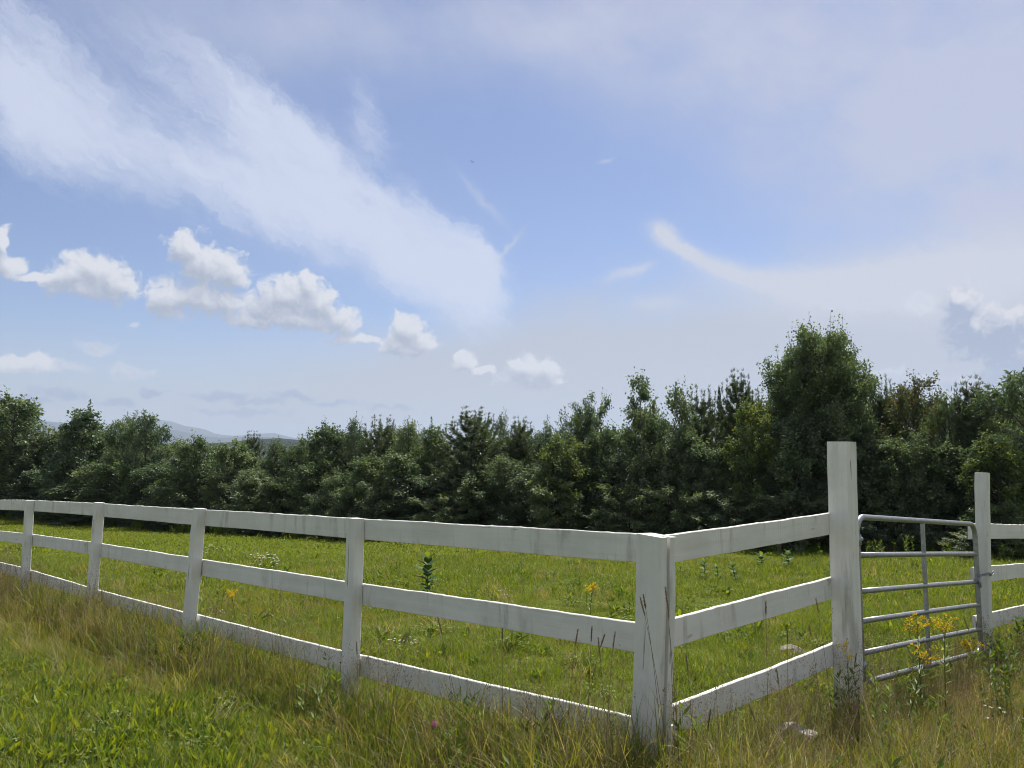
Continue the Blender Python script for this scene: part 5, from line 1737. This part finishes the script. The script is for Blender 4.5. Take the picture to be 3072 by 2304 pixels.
# --- tufts, clover and leafy weeds in the field
tuft_p = [clump_long(s_, 40, 0.11, (0.09, 0.22), (0.05, 0.40), 0.4, 1.3, (0.004, 0.007), 0.06) for s_ in (21, 22)] + [clump_clover(23), clump_clover(24), clump_broadleaf(25), clump_broadleaf(26), clump_leafy(27, 4, (0.14, 0.30)), clump_panicle(28, 6, 0.12, (0.2, 0.38)), clump_long(29, 44, 0.12, (0.10, 0.24), (0.72, 1.0), 0.5, 1.3, (0.003, 0.006), 0.5)]
P, g = sow(-14, 11, 3, 20, 13.0, 60)
fl, fr, ed = zones(P)
fd = np.minimum(fl, fr)
keep = (fd > 0.1) & (ed > 0.3) & (g.random(len(P)) < np.clip(1.1 - 0.085 * (P[:, 1] - 6), 0.10, 1) * (0.45 + 0.55 * (patch(P, 0.8, 9) > 0.0)))
P = P[keep]
extra_t = np.array([(-2.05, 13.5), (-2.1, 13.6), (-6.9, 13.9), (-4.84, 11.3), (-4.7, 11.2), (0.2, 13.4), (0.35, 13.3), (-0.25, 15.9), (-3.1, 20.4), (-3.3, 20.5), (-2.9, 20.45), (-3.6, 20.5), (-7.2, 12.6), (1.02, 12.8), (1.1, 12.7), (2.9, 11.5), (-3.4, 8.9), (-3.6, 8.7)])
P = np.concatenate([P, extra_t])
idx = np.concatenate([g.choice(9, len(P) - len(extra_t), p=[0.17, 0.17, 0.12, 0.12, 0.09, 0.09, 0.06, 0.08, 0.10]), [0, 1, 0, 1, 6, 6, 0, 7, 6, 6, 6, 1, 0, 7, 7, 6, 6, 0]])
sc_ = np.concatenate([g.uniform(0.7, 1.25, len(P) - len(extra_t)), [1.3, 1.0, 1.4, 1.2, 1.1, 1.0, 1.2, 1.2, 1.5, 1.4, 1.3, 0.8, 1.4, 1.6, 1.3, 1.2, 1.4, 1.3]])
scatter('field_weeds', 'darker tufts, clover and low weeds dotted through the field grass', 'weeds', tuft_p, P, sc_, idx, 2)

# --- long grass under and along the fence, and over all the ground right of the corner
long_p = [clump_long(s_) for s_ in (31, 32, 33)] + [clump_long(34, tint=(0.12, 0.45), dry=0.1), clump_long(35, tint=(0.12, 0.45), dry=0.1), clump_long(36, tint=(0.60, 1.0), dry=0.35), clump_long(37, tint=(0.60, 1.0), dry=0.35)]
P, g = sow(-11, 7, 1.8, 13, 150, 70)
fl, fr, ed = zones(P)
pt = patch(P, 1.1, 5)
left = fl < fr
d_out = -np.minimum(fl, fr)                   # > 0 outside the fence
strip = np.where(left, (d_out > -0.55 - 0.3 * pt) & (d_out < 1.05 + 0.45 * pt), (d_out > -0.45) & (d_out < 4.0))
strip &= ~((left) & (d_out < 0) & (g.random(len(P)) > 0.35))
strip &= ~((~left) & (d_out < 0) & (g.random(len(P)) > 0.40))
thin = np.where(left, 0.8, 0.8)
strip &= g.random(len(P)) < thin
# keep a small clearing round the pale rock and the goldenrods
strip &= ~(np.hypot(P[:, 0] - 1.59, P[:, 1] - 4.40) < 0.27)
P, d_out, pt, left = P[strip], d_out[strip], pt[strip], left[strip]
r_ = g.random(len(P))
dryness = np.clip(0.26 + 0.36 * pt + 0.40 * (~left) + 0.35 * np.clip((P[:, 0] - 2.6) / 1.5, 0, 1), 0, 1)
idx = np.where(r_ < dryness * 0.62, g.integers(5, 7, len(P)), np.where(r_ < 0.72, g.integers(0, 3, len(P)), g.integers(3, 5, len(P))))
sc_ = g.uniform(0.5, 1.05, len(P)) * np.where(left, np.exp(-np.maximum(d_out - 0.35, 0) / 0.8), 1.0) * np.where(d_out < 0, 0.75, 1.0)
sc_ *= 1.0 + 0.28 * pt
sc_ *= np.where(left & (d_out > 0) & (d_out < 0.7), 1.18, 1.0)
sc_ *= 1 + 0.45 * np.exp(-(np.hypot(P[:, 0] - 0.60, P[:, 1] - 3.45) / 0.55) ** 2)
# the ground drops in front of the gate: the grass there stays below the bottom bar
sc_ *= np.where((~left) & (P[:, 0] > 2.2), 0.72, 1.0)
g2 = np.random.default_rng(77)                # the corner post stands deep in it
ne = 110
a_, q_ = g2.uniform(0, 6.283, ne), np.sqrt(g2.uniform(0, 1, ne))
P = np.concatenate([P, np.column_stack([0.62 + np.cos(a_) * q_ * 0.62, 3.36 + np.sin(a_) * q_ * 0.30])])
sc_ = np.concatenate([sc_, g2.uniform(0.8, 1.3, ne)])
idx = np.concatenate([idx, g2.integers(0, 7, ne)])
scatter('long_grass', 'uncut yellow-green grass along the foot of the fence', 'grass', long_p, P, np.clip(sc_, 0.25, 1.35), idx, 3)

pan_p = [clump_panicle(s_) for s_ in (41, 42, 43)]
P, g = sow(-10, 7, 1.8, 13, 42, 80)
fl, fr, ed = zones(P)
pt = patch(P, 1.4, 15)
left = fl < fr
d_out = -np.minimum(fl, fr)
ok = (d_out > -0.25) & np.where(left, d_out < 0.8, d_out < 3.4) & (g.random(len(P)) < np.where(left, 0.5, 0.75) * np.clip(0.8 + pt, 0.15, 1)) & ~(np.hypot(P[:, 0] - 1.66, P[:, 1] - 4.5) < 0.3)
P, left = P[ok], left[ok]
scatter('dry_seed_grass', 'thin brown flowering grass stems in front of the fence', 'grass', pan_p, P, g.uniform(0.65, 1.15, len(P)) * np.where(P[:, 0] > 2.2, 0.8, 1.0), g.integers(0, 3, len(P)), 4)

# --- bent straw lying out from the strip on the left
bent_p = [clump_bent(s_) for s_ in (51, 52)]
g = np.random.default_rng(55)
n = 60
s_al, s_out = g.uniform(0.9, 9.0, n), np.abs(g.normal(0.55, 0.30, n)) + 0.1
P = C0 + DL * s_al[:, None] - NL * s_out[:, None]
extra_b = np.array([(-1.15, 4.55), (-1.0, 4.5), (-1.3, 4.62), (-0.9, 4.4), (-1.1, 4.45), (-1.25, 4.5), (-0.8, 4.3), (-2.35, 5.9), (-2.5, 6.0), (-3.6, 7.1)])
P = np.concatenate([P, extra_b])
n = len(P)
scatter('bent_straw', 'pale dead straw lying bent over at the outer edge of the long grass', 'straw', bent_p, P, g.uniform(0.45, 0.85, n), g.integers(0, 2, n), 5, 0.1, g.normal(-1.9, 1.5, n))

# --- leafy weeds in the ground right of the corner and round the gate post
leafy_p = [clump_leafy(s_, 5, (0.22, 0.48)) for s_ in (61, 62, 63)] + [clump_broadleaf(64, 12, (0.08, 0.15), 0.26)]
P, g = sow(-3, 7, 1.8, 8.5, 20, 90)
fl, fr, ed = zones(P)
left = fl < fr
d_out = -np.minimum(fl, fr)
pt = patch(P, 1.2, 25)
ok = (d_out > -0.1) & np.where(left, (d_out < 0.9) & (g.random(len(P)) < 0.12), (d_out < 3.6) & (g.random(len(P)) < np.clip(0.55 + 0.6 * pt, 0, 1))) & ~(np.hypot(P[:, 0] - 1.66, P[:, 1] - 4.5) < 0.3)
P = np.concatenate([P[ok], np.array([(2.05, 4.95), (2.12, 4.9), (2.2, 4.95), (1.98, 4.98), (2.3, 5.02), (2.0, 4.85)])])
scatter('fence_weeds', 'leafy green weeds growing up through the grass by the gate', 'weeds', leafy_p, P, g.uniform(0.55, 1.0, len(P)), g.integers(0, 4, len(P)), 6)

# --- the trodden strip at lower left: low broad-leaved weeds and short grass
lawn_p = [clump_broadleaf(s_, 16, (0.05, 0.11), 0.30) for s_ in (71, 72, 73)] + [clump_clover(74), clump_clover(75), clump_broadleaf(76, 12, (0.07, 0.14), 0.14, (0.8, 2.2), (0.3, 0.95))]
P, g = sow(-9, 1.5, 1.6, 9.5, 190, 100)
fl, fr, ed = zones(P)
pt = patch(P, 1.0, 35)
d_out = -fl
ok = (fl < fr) & (d_out > 0.75 + 0.35 * patch(P, 1.1, 5)) & (g.random(len(P)) < np.clip(0.62 + 0.5 * pt, 0.12, 1))
P, pt = P[ok], pt[ok]
r_ = g.random(len(P))
idx = np.where(r_ < 0.42, g.integers(0, 3, len(P)), np.where(r_ < 0.55, g.integers(3, 5, len(P)), 5))
scatter('lawn_weeds', 'bright green broad-leaved weeds at the lower left', 'weeds', lawn_p, P, g.uniform(0.6, 1.15, len(P)), idx, 7)
turf_p = [clump_field(s_, 44, 0.11, (0.07, 0.17), (0.0028, 0.005), (0.12, 0.5), 0.14) for s_ in (81, 82)] + [clump_field(83, 44, 0.11, (0.07, 0.17), (0.0028, 0.005), (0.5, 0.9), 0.4)]
P, g = sow(-9, 3, 1.6, 10.5, 150, 110)
fl, fr, ed = zones(P)
ok = (fl < 0.05) & (fl < fr) & (-fl > 0.2)
P = P[ok]
pt = patch(P, 1.0, 35)
idx = np.where(g.random(len(P)) < np.clip(0.22 - 0.35 * pt, 0.04, 0.8), 2, g.integers(0, 2, len(P)))
scatter('verge_grass', 'short mixed green and straw-coloured grass outside the fence', 'grass', turf_p, P, g.uniform(0.7, 1.3, len(P)), idx, 8)

# --- taller weeds where the field meets the wood
edge_p = [clump_leafy(s_, 6, (0.25, 0.6), 0.2, (0.3, 0.85), 0.10) for s_ in (91, 92)] + [clump_long(93, 40, 0.2, (0.2, 0.45), (0.2, 0.6), 0.4, 1.2, (0.010, 0.018), 0.1)]
P, g = sow(-42, 14, 14, 54, 9, 120)
fl, fr, ed = zones(P)
ok = (np.minimum(fl, fr) > 0.3) & (ed > -0.6) & (ed < 0.75 + 0.6 * patch(P, 0.9, 45)) & (g.random(len(P)) < 0.75)
P = P[ok]
scatter('border_weeds', 'pale taller weeds along the far border of the field', 'weeds', edge_p, P, g.uniform(0.5, 1.05, len(P)), g.integers(0, 3, len(P)), 9)

# ------------------------------------------------------------------ humid summer air between here and the hills
HAZE = 1.3e-4
hx, hy0, hy1, hz0, hz1 = 27500.0, -27500.0, 27500.0, -49.5, 425.0
V = [(x, y, z) for z in (hz0, hz1) for (x, y) in ((-hx, hy0), (hx, hy0), (hx, hy1), (-hx, hy1))]
hm, t, out = new_mat('humid_air')
pv = t.nodes.new('ShaderNodeVolumePrincipled')
pv.inputs['Color'].default_value = (0.68, 0.80, 0.98, 1)
pv.inputs['Density'].default_value = HAZE
pv.inputs['Anisotropy'].default_value = 0.15
t.links.new(pv.outputs[0], out.inputs['Volume'])
haze = link('haze', mesh_data('haze', V, [(3, 2, 1, 0), (4, 5, 6, 7), (0, 1, 5, 4), (1, 2, 6, 5), (2, 3, 7, 6), (3, 0, 4, 7)], hm))
tag(haze, 'thin humid summer haze filling the air over the valley', 'haze', kind='stuff')
